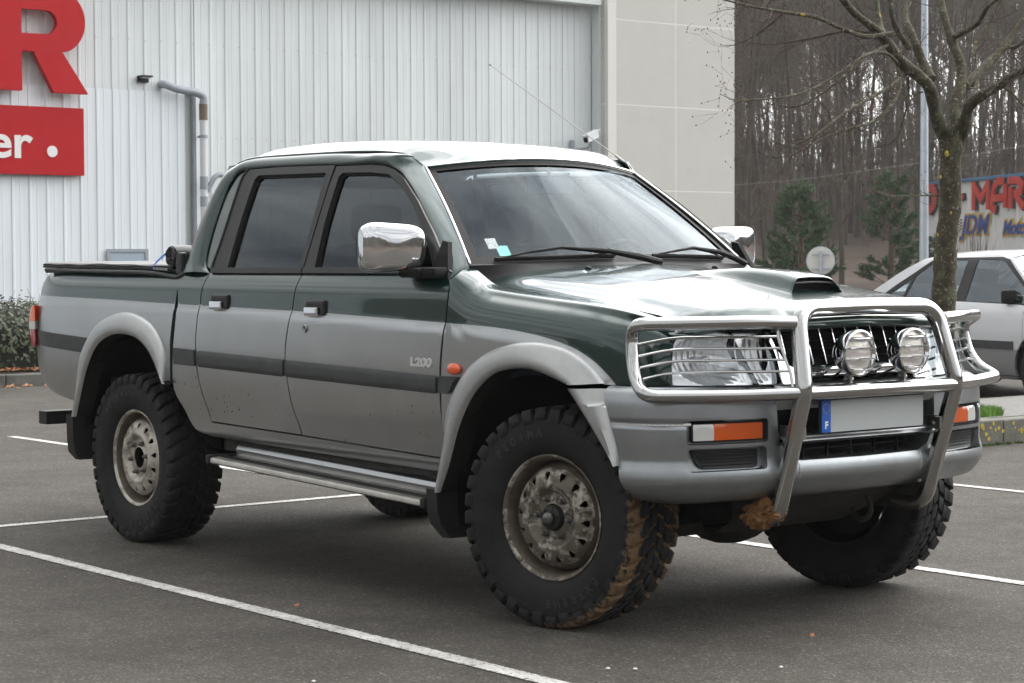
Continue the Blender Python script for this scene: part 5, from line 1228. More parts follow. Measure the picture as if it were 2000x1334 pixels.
mat('concrete', (.53, .52, .485), .85, var=.025, vscale=3, bump=.12, bscale=90); mat('joint', (.68, .665, .63), .8); mat('pvc', (.30, .33, .37), .45, var=.1, vscale=4, rvar=.1); mat('pvcwhite', (.62, .64, .66), .5); mat('pvcbrown', (.15, .12, .085), .6, var=.3, vscale=12)
mat('signred', (.43, .007, .012), .5, spec=.25, var=.05, vscale=3); mat('signreddark', (.30, .012, .016), .4); mat('hatch', (.33, .40, .47), .5); mat('gutter', (.62, .64, .64), .5); mat('bolt', (.30, .29, .27), .6)
bld = empty('retail_building', (-20.4, 8, 0)); tag(bld, 'pale grey ribbed metal clad store building behind the truck bed and cab', 'building')
def clad(name, xw, y0, y1, z0, z1, m, pitch=.25):
    mb = MB(); pr = []; y = y0
    while y < y1-.01:
        pr += [(xw, y), (xw, y+.004)]
        pr += [(xw+.013, y+.014), (xw+.013, y+.038), (xw, y+.050)]
        pr += [(xw, y+.054), (xw+.0, min(y1, y+pitch/2)), (xw+.004, min(y1, y+pitch/2+.006)), (xw, min(y1, y+pitch/2+.012))]; y += pitch
    mb.grid([[V(a_, b_, z) for a_, b_ in pr] for z in (z0, z1)], smooth=False); mb.f = [f[::-1] for f in mb.f]
    mb.grid([[V(xw-.3, y, z) for y in (y0, y1)] for z in (z0, z1)], smooth=False)
    o = build(name, mb, m, bld, smooth=False); return o
clad('upper_cladding', -20.35, -14, 9.52, 3.66, 5.42, 'cladding'); lower = clad('lower_cladding', -20.325, -14, 9.50, 0, 3.66, 'cladlow')
cl = clad('side_cladding', -20.36, 9.55, 16.92, 0, 5.42, 'cladding')
mb = MB()
for zz, rg in ((3.05, (9.7, 16.8)), (.5, (-3, 9.4)), (1.62, (-3, 9.4)), (4.35, (-3, 16.8)), (2.35, (9.7, 16.8))):
    y = rg[0]
    while y < rg[1]: mb.ball((-20.33, y+.028, zz+rnd_.uniform(-.01, .01)), .007, seg=6); y += .25
s_ = build('cladding_screws', mb, 'bolt', cl); tag(s_, kind='stuff')
mb = MB(); mb.box((-20.33, 9.525, 1.84), (.07, .05, 3.68), .004); build('shadow_line_strip', mb, 'pvc', bld)  # added dark strip standing for the shadow line beside the downpipe
mb = MB(); mb.box((-20.22, 1.4, 5.44), (.30, 31, .09), .01); mb.box((-20.34, 1.4, 5.60), (.1, 31, .3), .01); mb.box((-20.17, 1.4, 5.405), (.16, 31, .012), 0, mi=0); build('eaves_gutter', mb, 'gutter', bld)
mb = MB(); mb.box((-20.26, 17.02, 2.8), (.20, .20, 5.6), .02); mb.box((-20.26, 16.93, 3.44), (.21, .012, .012)); build('corner_post', mb, 'cladding', bld)
mb = MB(); mb.box((-26, 1.5, 2.7), (11.2, 30.8, 5.3)); build('building_core', mb, 'cladding', bld)
# concrete panel block
cb = empty('concrete_block', (-20.2, 18.5, 0)); tag(cb, 'beige concrete panel wall with pale joints at the right end of the store', 'wall')
ys_ = [17.145, 18.468, 19.83]; zsj = [.95, 2.44, 3.82, 5.19, 6.6]
mb = MB(); zl = [0]+zsj
for a_, b_ in zip(ys_, ys_[1:]):
    for c_, d_ in zip(zl, zl[1:]): mb.box((-20.10, (a_+b_)/2, (c_+d_)/2), (.20, b_-a_-.022, d_-c_-.022), .004)
for c_, d_ in zip(zl, zl[1:]): mb.box((-20.19, 17.05, (c_+d_)/2), (.22, .17, d_-c_-.022), .004, rot=Matrix.Rotation(R(-45), 3, 'Z') if False else None)
body = build('concrete_panels', mb, 'concrete', cb); mb = MB(); mb.box((-20.3, 18.39, 3.3), (.596, 2.84, 6.6)); mb.box((-25, 18.4, 3.2), (9, 2.8, 6.4)); build('joint_fill', mb, 'joint', cb)
mb = MB()
for a_, b_ in zip(ys_, ys_[1:]):
    for c_, d_ in zip(zl, zl[1:]):
        for fy in (.21, .80):
            for fz in (.26, .79):
                y, z = a_+(b_-a_)*fy, c_+(d_-c_)*fz; mb.lathe([(.0015, .024), (.003, .021), (-.004, .014), (-.006, .0005)], (-20.0, y, z), 'x', 14)
s_ = build('form_tie_dimples', mb, 'joint', body); tag(s_, kind='stuff')
# pipes
P = [(-20.33, 9.02, 3.76), (-20.22, 9.02, 3.75), (-20.18, 9.16, 3.70), (-20.18, 9.30, 3.68), (-20.18, 9.49, 3.655), (-20.18, 9.60, 3.60), (-20.18, 9.60, 3.50)]
dp = empty('downpipe', (-20.18, 9.6, 0)); tag(dp, 'grey plastic rainwater downpipe with an elbow at the top, on the clad wall', 'downpipe')
mb = MB(); mb.tube(spl(P, .03), .055, 16); build('elbow', mb, 'pvc', dp)
mb = MB(); mb.tube([(-20.18, 9.6, 3.50), (-20.18, 9.6, 3.28)], .060, 16); build('brown_joint', mb, 'pvcbrown', dp)
mb = MB(); mb.tube([(-20.18, 9.6, 3.30), (-20.18, 9.6, .1)], .052, 16); build('pipe', mb, 'pvcwhite', dp)
mb = MB()
for z, h in ((2.40, .18), (2.14, .14)): mb.tube([(-20.18, 9.6, z+h/2), (-20.18, 9.6, z-h/2)], .058, 16)
mb.tube(spl([(-20.18, 9.62, 2.26), (-20.16, 9.68, 2.36), (-20.14, 9.74, 2.47), (-20.14, 9.80, 2.515), (-20.14, 9.87, 2.515)], .02), .038, 12); build('branch_fitting', mb, 'pvc', dp)
for z in (3.05, 1.2):
    mb = MB(); mb.tube([(-20.18, 9.6, z+.02), (-20.18, 9.6, z-.02)], .060, 16); mb.box((-20.26, 9.6, z), (.14, .03, .03), .002); build('pipe_bracket', mb, 'pvc', dp)
# wall fittings
fx = empty('wall_light', (-20.3, 8.74, 3.80)); tag(fx, 'small black wall lamp fitting between the red letter and the downpipe', 'wall light')
mb = MB(); mb.box((-20.26, 8.73, 3.85), (.16, .17, .022), .004); mb.box((-20.32, 8.73, 3.81), (.03, .17, .08), .004); build('housing', mb, 'blackplastic', fx); mb = MB(); mb.box((-20.25, 8.73, 3.832), (.10, .12, .012), .003); build('diffuser', mb, 'pvcwhite', fx)
hp_ = empty('wall_hatch', (-20.3, 8.45, 1.0)); tag(hp_, 'blue grey metal hatch low on the clad wall above the tonneau cover', 'hatch')
mb = MB(); mb.prism([(8.134, .60), (8.765, .60), (8.765, 1.475), (8.134, 1.475)], .03, Matrix(((0, 0, 1, -20.305), (1, 0, 0, 0), (0, 1, 0, 0), (0, 0, 0, 1))), holes=[[(8.18, .65), (8.715, .65), (8.715, 1.43), (8.18, 1.43)]]); build('frame', mb, 'pvc', hp_)
mb = MB(); mb.box((-20.296, 8.45, 1.04), (.02, .53, .78), .002); build('panel', mb, 'hatch', hp_)
cc_ = empty('security_camera', (-20.1, 16.6, 3.05)); tag(cc_, 'grey cylindrical security camera on a bracket beside the concrete wall', 'security camera')
ax_ = (V(-20.05, 16.78, 3.31)-V(-19.93, 16.44, 3.20)).normalized(); Mc = frame((-19.99, 16.60, 3.27), ax_, (0, 0, 1))
mb = MB(); mb.box((0, 0, 0), (.36, .115, .10), .02); mb.box((0.02, .062, 0), (.40, .012, .13), .004); mb.xf(Mc); build('housing', mb, 'pvcwhite', cc_)
mb = MB(); mb.box((-.186, -.002, 0), (.01, .08, .07), .01); mb.xf(Mc); build('lens', mb, 'dark', cc_)
mb = MB(); mb.tube([(-20.0, 16.62, 3.20), (-20.03, 16.58, 3.10), (-20.12, 16.50, 3.08), (-20.33, 16.48, 3.08)], .022, 8); mb.box((-20.32, 16.48, 3.12), (.03, .07, .22), .004); build('bracket', mb, 'pvc', cc_)
# big red letter R (3D letter), cut by the frame on the left
Mw = lambda x: Matrix(((0, 0, 1, x), (1, 0, 0, 0), (0, 1, 0, 0), (0, 0, 0, 1)))
def arcp(cy, cz, ry, rz, a0, a1, n=14): return [(cy+ry*math.cos(R(a0+(a1-a0)*k/n)), cz+rz*math.sin(R(a0+(a1-a0)*k/n))) for k in range(n+1)]
out = [(6.842, 3.560), (6.33, 3.560), (6.33, 4.94)] + arcp(7.335, 4.505, .43, .435, 90, -66, 22) + [(7.420, 4.105), (7.800, 3.552), (7.300, 3.552), (7.012, 4.082), (6.842, 4.082)]
hol = [(6.842, 4.318), (6.842, 4.635)] + arcp(7.19, 4.478, .165, .158, 85, -85, 14)
out = out[::-1]
mb = MB(); mb.prism(out, .10, Mw(-20.23), holes=[hol[::-1]]); lr = build('sign_letter', mb, 'signred', smooth=False); tag(lr, 'large red three dimensional letter R cut off by the top left corner', 'sign letter')
sp_n = empty('shop_sign', (-20.25, 6.5, 2.46)); tag(sp_n, 'flat red sign panel with white letters er and a dot, below the big R', 'sign')
mb = MB(); mb.box((-20.255, 5.88, 2.915), (.05, 3.80, .905), .004); build('panel', mb, 'signred', sp_n)
t = text_mb('er', .62, .012, .012, 0, 1.14); t.xf(frame((-20.224, 6.70, 2.872), (0, 1, 0), (0, 0, 1)))
build('lettering', t, 'white', sp_n, smooth=False)
mb = MB(); mb.prism([(7.306+.076*math.cos(k*.2618), 2.775+.076*math.sin(k*.2618)) for k in range(24)], .012, Mw(-20.230)); build('dot', mb, 'white', sp_n, smooth=False)
# ================================================================== WHITE SALOON
mat('carwhite', (.66, .67, .68), .35, .25, .8, coatr=.08); mat('cargrey', (.26, .265, .265), .45, .3, .4, coatr=.2)
def saloon(origin, hd, label):
    O = V(*origin); Rz = Matrix.Rotation(hd, 4, 'Z'); T_ = Matrix.Translation(O) @ Rz
    root = empty('saloon_car', O); tag(root, label, 'car')
    def bl(nm, mb, m, par=None, both=True, **kw):
        out_ = []
        for mir in ((False, True) if both else (False,)):
            k = MB(); k.v = [T_ @ (V(v.x, -v.y, v.z) if mir else v) for v in mb.v]; k.f = [f[::-1] for f in mb.f] if mir else list(mb.f); k.m = list(mb.m); k.s = list(mb.s)
            rot = (T_.to_3x3())
            k.n = {i: (rot @ (V(q.x, -q.y, q.z) if mir else q)) for i, q in mb.n.items()}
            out_.append(build(nm, k, m, par if par is not None else root, **kw))
        return out_
    LZ = [.16, .25, .40, .55, .72, .80, .88, .92]; LY = [.77, .82, .845, .850, .842, .830, .800, .78]
    def S(x, z): yy = sint(z, LZ, LY); e = max(0, abs(x-.0)-1.6); yy -= .14*min(1, e/.75)**2.6; return V(x, -yy, z)
    top = [(2.10, .62), (2.0, .72), (1.2, .84), (.85, .875), (0, .892), (-1.2, .905), (-1.5, .93), (-2.2, .92), (-2.30, .85), (-2.33, .60), (-2.30, .40), (-2.2, .22), (-1.85, .20)]
    wr = .345; ra = [(-1.5+wr*math.cos(R(a_)), .30+wr*math.sin(R(a_))) for a_ in range(195, -20, -15)]; fa = [(1.17+wr*math.cos(R(a_)), .30+wr*math.sin(R(a_))) for a_ in range(195, -20, -15)]
    pl_ = [(p[0], p[1]) for p in top]+[(p[0], max(.19, p[1])) for p in ra]+[(.0, .17)]+[(p[0], max(.19, p[1])) for p in fa]+[(1.6, .20), (2.05, .24), (2.14, .42)]
    mb = MB(); patch(mb, S, dense(pl_+[pl_[0]], .06)[:-1][::-1], cons=[[(x*.1, .475+.0*x) for x in range(-23, 22)]], mif=lambda x, z: 1 if z < .475 else 0, du=.08, dv=.05, thick=.02)
    bl('body_side', mb, ['carwhite', 'cargrey'])
    def seam(pts, w_=.006):
        m_ = MB(); P_ = lin([V(*p, 0) for p in pts], .05); m_.tube([S(p.x, p.y)+V(0, .002, 0) for p in P_], w_*.6, 4); return m_
    sm = MB()
    for pts in ([(-.075, .20), (-.075, .89)], [(.95, .22), (.93, .86)], [(-1.08, .40), (-1.0, .62), (-1.05, .90)], [(-1.10, .24), (.95, .235)]): m_ = seam(pts); sm.add(m_.v, m_.f)
    bl('door_gap', sm, 'dark')
    mb = MB(); patch(mb, lambda x, z: S(x, z)+V(0, -.012, 0), dense([(-1.13, .475), (.82, .475), (.82, .548), (-1.13, .548), (-1.13, .475)], .05)[:-1], du=.1, dv=.03, thick=.012); bl('side_moulding', mb, 'moulding')
    mb = MB(); patch(mb, lambda x, z: S(x, z)+V(0, -.013, 0), dense([(-1.13, .549), (.82, .549), (.82, .556), (-1.13, .556), (-1.13, .549)], .05)[:-1], du=.1, dv=.03, thick=.005); bl('bright_strip', mb, 'pvcwhite')
    for hx_ in (.09, -.98):
        mb = MB(); mb.box(S(hx_, .718)+V(0, -.004, 0), (.19, .02, .055), .008); bl('door_handle', mb, 'rubber')
    mb = MB(); mb.ball(S(.02, .63)+V(0, 0, 0), .012, seg=10); bl('door_lock', mb, 'steeldark')
    # glasshouse
    ZG = [.88, 1.10, 1.28, 1.325]; YG = [.795, .71, .635, .60]
    def G_(x, z): return V(x, -(sint(z, ZG, YG)-.10*max(0, (abs(x+.1)-.9)/.8)**1.5), z)
    side_out = [(-1.62, .905), (-1.42, .985), (-.95, 1.20), (-.72, 1.29), (-.50, 1.322), (.35, 1.325), (.52, 1.30), (1.10, .93), (1.16, .87), (.6, .882), (0, .892)]
    rearq = [(-1.17, .925), (-.83, 1.105), (-.90, .918)]; reard = [(-.865, .918), (-.79, 1.125), (-.60, 1.24), (-.50, 1.272), (-.075, 1.283), (-.10, .905)]; frontd = [(.055, .898), (.065, 1.285), (.36, 1.28), (.45, 1.265), (.98, .93), (.92, .885)]
    def sh(p, k):
        cx_ = sum(a_[0] for a_ in p)/len(p); cz_ = sum(a_[1] for a_ in p)/len(p); return [(cx_+(x-cx_)*k, cz_+(z-cz_)*(k+.02)) for x, z in p]
    seal_o = [(-1.30, .905), (-.80, 1.165), (-.60, 1.275), (-.48, 1.298), (.40, 1.305), (.52, 1.28), (1.08, .90), (1.05, .868), (0, .888)]
    mb = MB(); patch(mb, G_, dense(side_out+[side_out[0]], .05)[:-1][::-1], holes=[dense(seal_o+[seal_o[0]], .05)[:-1][::-1]], du=.06, dv=.05, thick=.03); bl('roof_pillar', mb, 'carwhite')
    mb = MB(); patch(mb, lambda x, z: G_(x, z)+V(0, .006, 0), dense(seal_o+[seal_o[0]], .05)[:-1][::-1], holes=[dense(p+[p[0]], .05)[:-1][::-1] if area2([V(*a_, 0) for a_ in p]) < 0 else dense(p+[p[0]], .05)[:-1] for p in (rearq, reard, frontd)], du=.06, dv=.05, thick=.02); wf = bl('window_frame', mb, 'frameblack')
    for p in (rearq, reard, frontd):
        q = dense(p+[p[0]], .06)[:-1]; q = q[::-1] if area2([V(*a_, 0) for a_ in q]) < 0 else q
        mb = MB(); patch(mb, lambda x, z: G_(x, z)+V(0, .012, 0), q, du=.1, dv=.1, lip=False); bl('window_pane', mb, 'glass_car')
    # roof, boot, bonnet, screens
    def strip(prof, hw0, m, nm, crown=.03, par=None):
        rows = []
        for (x, z, hw) in prof: rows.append([V(x, hw*u, z+crown*(1-u*u)-.012*abs(u)**8) for u in [-1+.1*k for k in range(21)]])
        mb_ = MB(); mb_.grid(rows); return bl(nm, mb_, m, both=False)
    strip([(-.62, 1.300, .58), (-.50, 1.322, .60), (-.2, 1.328, .605), (.2, 1.328, .605), (.38, 1.318, .60), (.48, 1.305, .59)], 0, 'carwhite', 'roof', .045)
    strip([(-1.58, .945, .66), (-1.1, 1.145, .615), (-.64, 1.305, .57)], 0, 'glass_car', 'rear_screen', .035)
    strip([(.49, 1.30, .585), (.85, 1.08, .65), (1.13, .90, .70)], 0, 'glass_car', 'windscreen', .035)
    strip([(-2.32, .60, .72), (-2.31, .86, .74), (-2.22, .935, .75), (-1.9, .95, .76), (-1.52, .945, .76)], 0, 'carwhite', 'boot_lid', .02)
    strip([(1.10, .885, .76), (1.4, .84, .75), (1.9, .76, .72), (2.08, .66, .68), (2.14, .40, .68)], 0, 'carwhite', 'bonnet', .03)
    mb = MB(); mb.box((2.02, 0, .40), (.20, 1.42, .26), .05); mb.box((-2.24, 0, .42), (.18, 1.46, .26), .05); bl('bumper', mb, 'cargrey', both=False); mb = MB(); mb.box((2.04, 0, .64), (.10, 1.0, .13), .02); bl('front_grille', mb, 'blackplastic', both=False)
    mb = MB(); mb.box((-.1, 0, .30), (4.1, 1.5, .2)); mb.box((-.2, 0, .50), (3.0, 1.5, .3)); bl('floor_pan', mb, 'dark', both=False)
    for x in (.1, -.85):
        for y in (-.36, .36):
            mb = MB(); mb.box((x-.15, y, .78), (.14, .46, .55), .06, rot=Matrix.Rotation(R(-14), 3, 'Y')); mb.box((x-.24, y, 1.12), (.09, .24, .17), .04); bl('seat', mb, 'seat', both=False)
    mb = MB(); mb.box((-1.35, 0, .92), (.5, 1.3, .03)); mb.box((.95, 0, .86), (.35, 1.35, .12), .04); bl('trim_shelf', mb, 'interior', both=False)
    mb = MB(); mb.box((.70, -.80, .945), (.10, .13, .13), .03); mb.box((.74, -.74, .91), (.06, .08, .04), .01); bl('door_mirror', mb, 'rubber')
    for x in (-1.5, 1.17):
        mb = MB(); mb.lathe([(-.09, .19), (-.10, .26), (-.085, .29), (0, .30), (.085, .29), (.10, .26), (.09, .19)], (x, -.73, .30), 'y', 40); ty_ = bl('tyre', mb, 'tyre')
        mb = MB(); mb.lathe([(.085, .195), (.07, .18), (.05, .12), (.06, .06), (.075, .05), (.077, .0005)], (x, -.73, .30), 'y', 32, sgn=-1); bl('wheel_cover', mb, 'steeldark')
    for nm_, xx, mm in (('tail_lamp', -2.325, 'redlens'), ('headlamp', 2.10, 'clearlens')):
        mb = MB(); mb.box((xx, -.60, .70), (.05, .26, .13), .01); bl(nm_, mb, mm)
    return root
saloon((-6.87, 10.72, 0), R(-12), 'pale silver saloon car parked beyond the thin tree, facing right')
# ================================================================== TREE ON THE ISLAND
def bark_mat():
    m = mat('bark', (.052, .043, .026), .95, var=.5, vscale=14, bump=1, bscale=45); n = m.node_tree.nodes; l = m.node_tree.links; p = n['Principled BSDF']; t = n.new('ShaderNodeTexCoord')
    src = p.inputs['Base Color'].links[0].from_socket
    for sc_, lo, hi, col in ((9, .54, .60, (.085, .09, .05)), (40, .60, .64, (.20, .21, .17)), (7, .68, .70, (.36, .23, .03))):
        q = n.new('ShaderNodeTexNoise'); q.inputs['Scale'].default_value = sc_; q.inputs['Detail'].default_value = 5; q.inputs['Roughness'].default_value = .6
        mp_ = n.new('ShaderNodeMapping'); mp_.inputs['Location'].default_value = (sc_, 3, 1); l.new(t.outputs['Object'], mp_.inputs[0]); l.new(mp_.outputs[0], q.inputs[0])
        c = n.new('ShaderNodeMapRange'); c.inputs[1].default_value = lo; c.inputs[2].default_value = hi; l.new(q.outputs[0], c.inputs[0])
        k = n.new('ShaderNodeMix'); k.data_type = 'RGBA'; l.new(c.outputs[0], k.inputs[0]); l.new(src, k.inputs[6]); k.inputs[7].default_value = (*col, 1); src = k.outputs[2]
    l.new(src, p.inputs['Base Color'])
bark_mat(); mat('twigbark', (.075, .052, .040), .9, var=.4, vscale=20); mat('bud', (.11, .035, .025), .7); mat('redleaf', (.22, .035, .015), .7)
LIMBS = [[(-4.4,6.56,-0.04,0.105),(-4.42,6.58,0.93,0.088),(-4.42,6.61,1.42,0.082),(-4.41,6.64,1.68,0.08),(-4.42,6.65,1.94,0.078),(-4.42,6.66,2.11,0.085)],[(-4.45,6.62,2.17,0.06),(-4.43,6.5,2.32,0.055),(-4.39,6.4,2.49,0.055),(-4.37,6.27,2.58,0.05),(-4.4,6.08,2.69,0.048),(-4.41,5.91,2.85,0.042),(-4.41,5.76,2.93,0.034),(-4.41,5.61,3.0,0.03),(-4.39,5.47,3.08,0.026)],[(-4.4,6.08,2.73,0.03),(-4.6,6.15,2.88,0.028),(-4.77,6.27,3.01,0.026),(-4.86,6.34,3.19,0.02)],[(-4.39,6.4,2.58,0.045),(-4.5,6.43,2.72,0.04),(-4.61,6.46,2.9,0.036),(-4.79,6.58,3.06,0.03),(-4.91,6.75,3.23,0.025)],[(-4.57,6.36,2.82,0.03),(-4.55,6.22,2.93,0.024),(-4.51,6.11,3.03,0.02),(-4.52,6.11,3.14,0.018)],[(-4.4,6.69,2.22,0.06),(-4.48,6.76,2.4,0.055),(-4.52,6.88,2.56,0.05),(-4.59,6.97,2.73,0.045),(-4.7,7.0,2.92,0.042),(-4.8,7.04,3.09,0.034),(-4.89,7.1,3.25,0.03)],[(-4.7,7.0,2.94,0.026),(-4.57,7.0,2.98,0.024),(-4.45,7.0,3.03,0.02),(-4.35,6.97,3.13,0.018),(-4.24,6.95,3.18,0.015)],[(-4.37,6.72,2.19,0.055),(-4.22,6.61,2.38,0.05),(-4.1,6.6,2.45,0.042),(-3.89,6.54,2.51,0.036),(-3.71,6.46,2.56,0.032),(-3.43,6.32,2.6,0.028)],[(-4.56,6.99,2.57,0.04),(-4.62,7.24,2.71,0.038),(-4.67,7.51,2.85,0.036),(-4.69,7.66,2.96,0.032),(-4.71,7.8,3.08,0.028),(-4.72,7.96,3.23,0.022)],[(-4.28,6.69,2.38,0.03),(-4.51,7.05,2.57,0.026),(-4.72,7.29,2.78,0.024),(-4.84,7.46,2.94,0.02),(-4.86,7.61,3.08,0.018),(-4.88,7.76,3.25,0.015)],[(-3.88,6.56,2.51,0.016),(-3.77,6.53,2.45,0.012),(-3.67,6.5,2.37,0.01),(-3.55,6.48,2.31,0.007)],[(-4.7,7.64,2.92,0.022),(-4.53,7.53,2.89,0.018),(-4.33,7.46,2.94,0.016)],[(-4.38,5.96,2.88,0.02),(-4.36,5.65,2.84,0.02),(-4.33,5.37,2.88,0.018),(-4.3,5.09,2.93,0.016),(-4.29,4.78,2.94,0.013),(-4.27,4.49,2.95,0.01),(-4.22,4.24,2.96,0.008),(-4.25,4.03,2.99,0.005)],[(-4.38,5.8,2.87,0.012),(-4.57,5.72,2.9,0.011),(-4.74,5.66,2.88,0.01),(-4.93,5.58,2.85,0.008),(-5.12,5.5,2.84,0.006),(-5.3,5.43,2.86,0.004)],[(-4.3,4.78,2.93,0.008),(-4.43,4.76,2.85,0.006),(-4.57,4.75,2.79,0.005),(-4.71,4.72,2.75,0.004),(-4.76,4.66,2.75,0.002)],[(-4.41,6.06,2.68,0.016),(-4.26,5.77,2.72,0.015),(-4.2,5.53,2.7,0.014),(-4.14,5.28,2.61,0.013),(-4.09,5.01,2.49,0.011),(-4.04,4.75,2.4,0.009),(-4.0,4.47,2.34,0.007),(-3.98,4.18,2.31,0.006),(-3.98,4.01,2.3,0.004),(-4.04,3.94,2.34,0.002)],[(-4.39,5.93,2.8,0.014),(-4.29,5.57,2.68,0.012),(-4.23,5.32,2.55,0.011),(-4.24,5.14,2.43,0.01),(-4.26,4.95,2.33,0.008),(-4.32,4.87,2.31,0.006),(-4.4,4.78,2.33,0.004),(-4.44,4.73,2.35,0.002)],[(-4.44,6.18,2.61,0.018),(-4.3,5.86,2.5,0.016),(-4.2,5.5,2.38,0.015),(-4.1,5.14,2.26,0.013),(-3.99,4.79,2.12,0.01),(-3.98,4.64,2.06,0.008),(-3.99,4.47,2.03,0.006),(-4.03,4.42,2.05,0.004),(-4.06,4.38,2.1,0.002)],[(-4.41,6.06,2.66,0.016),(-4.33,5.99,2.51,0.014),(-4.23,5.79,2.36,0.014),(-4.18,5.53,2.23,0.012),(-4.14,5.25,2.17,0.011),(-4.1,4.97,2.1,0.009),(-4.05,4.71,2.01,0.007),(-4.08,4.5,1.95,0.005),(-4.15,4.42,1.98,0.003),(-4.19,4.38,2.02,0.0015)],[(-4.14,5.25,2.16,0.006),(-4.12,5.26,2.04,0.005),(-4.12,5.26,1.92,0.004),(-4.14,5.22,1.82,0.003),(-4.16,5.2,1.79,0.0015)],[(-4.43,6.19,2.59,0.012),(-4.42,6.19,2.46,0.01),(-4.44,6.16,2.29,0.008),(-4.47,6.12,2.15,0.006),(-4.51,6.06,2.1,0.004),(-4.56,5.99,2.08,0.002)],[(-4.43,6.35,2.49,0.008),(-4.39,6.07,2.43,0.006),(-4.33,5.82,2.36,0.004),(-4.28,5.56,2.35,0.002)],[(-4.45,6.6,1.75,0.007),(-4.38,6.2,1.74,0.006),(-4.29,5.84,1.73,0.004),(-4.24,5.58,1.77,0.0015)],[(-4.34,6.76,2.29,0.006),(-4.28,6.67,2.14,0.005),(-4.18,6.63,2.0,0.003),(-4.17,6.64,1.98,0.001)]]
tr_ = empty('bare_tree', (-4.4, 6.56, .15)); tag(tr_, 'leafless tree with lichen covered trunk standing on the kerbed grass island', 'tree')
for i_ in (1, 5, 7): LIMBS[i_].insert(0, (-4.42, 6.655, 1.97, .062))
LIMBS[0].append((-4.42, 6.66, 2.17, .07))
rg = random.Random(7); tw = MB(); bd = MB(); lf = MB(); limb = MB(); trunk = MB()
def rv(s_=1): return V(rg.gauss(0, s_), rg.gauss(0, s_), rg.gauss(0, s_))
def twig(p, d, ln, r_, lvl, mbt=tw):
    n_ = max(3, int(ln/.05)); pts = [p]; dd = d.normalized(); rs = [r_]
    for k in range(n_):
        dd = (dd+rv(.16)+V(0, 0, .05)).normalized(); pts.append(pts[-1]+dd*ln/n_); rs.append(r_*(1-.75*(k+1)/n_))
    mbt.tube(pts, rs, 4 if r_ < .008 else 7, cap=False)
    if lvl > 0:
        for k in range(1, n_+1):
            if rg.random() < .62:
                sd = (dd*.55+rv(.7)).normalized(); twig(pts[k], sd, ln*rg.uniform(.3, .6), max(.0010, rs[k]*.6), lvl-1, mbt)
    else:
        q = pts[-1]; bd.ball(q, (.0042, .0042, .006), seg=5)
        if rg.random() < .5: bd.ball(pts[len(pts)//2]+rv(.003), (.004, .004, .005), seg=5)
        if rg.random() < .012:
            for _ in range(3):
                c_ = q+rv(.02); lf.add([c_, c_+rv(.012), c_+rv(.012)+V(0, 0, -.02), c_+rv(.01)], [(0, 1, 2, 3)], 0, False)
for li, L_ in enumerate(LIMBS):
    pts = spl([V(a_, b_, c_) for a_, b_, c_, d_ in L_], .06); n_ = len(pts); src = [V(a_, b_, c_) for a_, b_, c_, d_ in L_]; rs = []
    for p in pts:
        bi = min(range(len(src)-1), key=lambda i: (p-src[i]).length+(p-src[i+1]).length); d0, d1 = (p-src[bi]).length, (p-src[bi+1]).length; t = d0/max(1e-6, d0+d1); rs.append((L_[bi][3]*(1-t)+L_[bi+1][3]*t)*(1+.07*math.sin(p.z*31+li)+.05*rg.uniform(-1, 1)))
    if li == 0: trunk.tube(pts, rs, 20)
    else: rs = [q*.86 for q in rs]; limb.tube(pts, rs, 12 if rs[0] > .02 else 6)
    if li == 0: continue
    for k in range(2, n_):
        pr_ = .75 if rs[k] < .012 else (.35 if rs[k] < .03 else .06)
        if rg.random() < pr_:
            d_ = (pts[min(n_-1, k)]-pts[k-1]).normalized(); twig(pts[k], (d_*.7+rv(.75)).normalized(), rg.uniform(.12, .38), min(.0042, rs[k]*.5), 1)
    if rs[-1] > .012:     # limbs that carry on above the picture
        d_ = (pts[-1]-pts[-3]).normalized()
        def grow(p, d, ln, r_, lv):
            m_ = 6; q = [p]; rr_ = [r_]; dd = d
            for k in range(m_): dd = (dd+rv(.10)+V(0, 0, .06)).normalized(); q.append(q[-1]+dd*ln/m_); rr_.append(r_*(1-.5*(k+1)/m_))
            limb.tube(q, rr_, 7)
            for k in range(1, m_+1):
                if lv and rg.random() < .6: grow(q[k], (dd+rv(.55)).normalized(), ln*.6, rr_[k]*.65, lv-1)
                elif rg.random() < .6: twig(q[k], (dd+rv(.7)).normalized(), rg.uniform(.2, .5), .003, 1)
        grow(pts[-1], d_, 1.1, rs[-1], 2)
trk = build('trunk', trunk, 'bark', tr_); build('limbs', limb, 'bark', tr_)
s_ = build('twigs', tw, 'twigbark', tr_); tag(s_, kind='stuff'); s_ = build('buds', bd, 'bud', tr_); tag(s_, kind='stuff'); s_ = build('dead_leaves', lf, 'redleaf', tr_, smooth=False); tag(s_, kind='stuff')
for (z, a_, r_) in ((1.05, .2, .022), (1.30, -.5, .016), (1.46, -.9, .02), (1.62, .4, .018), (1.88, -.6, .022), (2.05, 0, .035)):
    d_ = (V(5.6, -5.5, 0)-V(-4.42, 6.62, 0)).normalized(); s0 = V(-d_.y, d_.x, 0); c_ = V(-4.42, 6.61, z)+(d_*math.cos(a_)+s0*math.sin(a_))*.080
    bm = bmesh.new(); bmesh.ops.create_icosphere(bm, subdivisions=3, radius=1)
    for v in bm.verts: v.co = v.co*(1+.5*noise.fractal(v.co*2+V(z*9, 1, 7), 1, 2, 4)); v.co = V(v.co.x*r_*.4, v.co.y*r_*.4, v.co.z*r_*.6)
    mb = MB(); mb.addbm(bm, c_); build('lichen_patch', mb, 'lichen', trk)
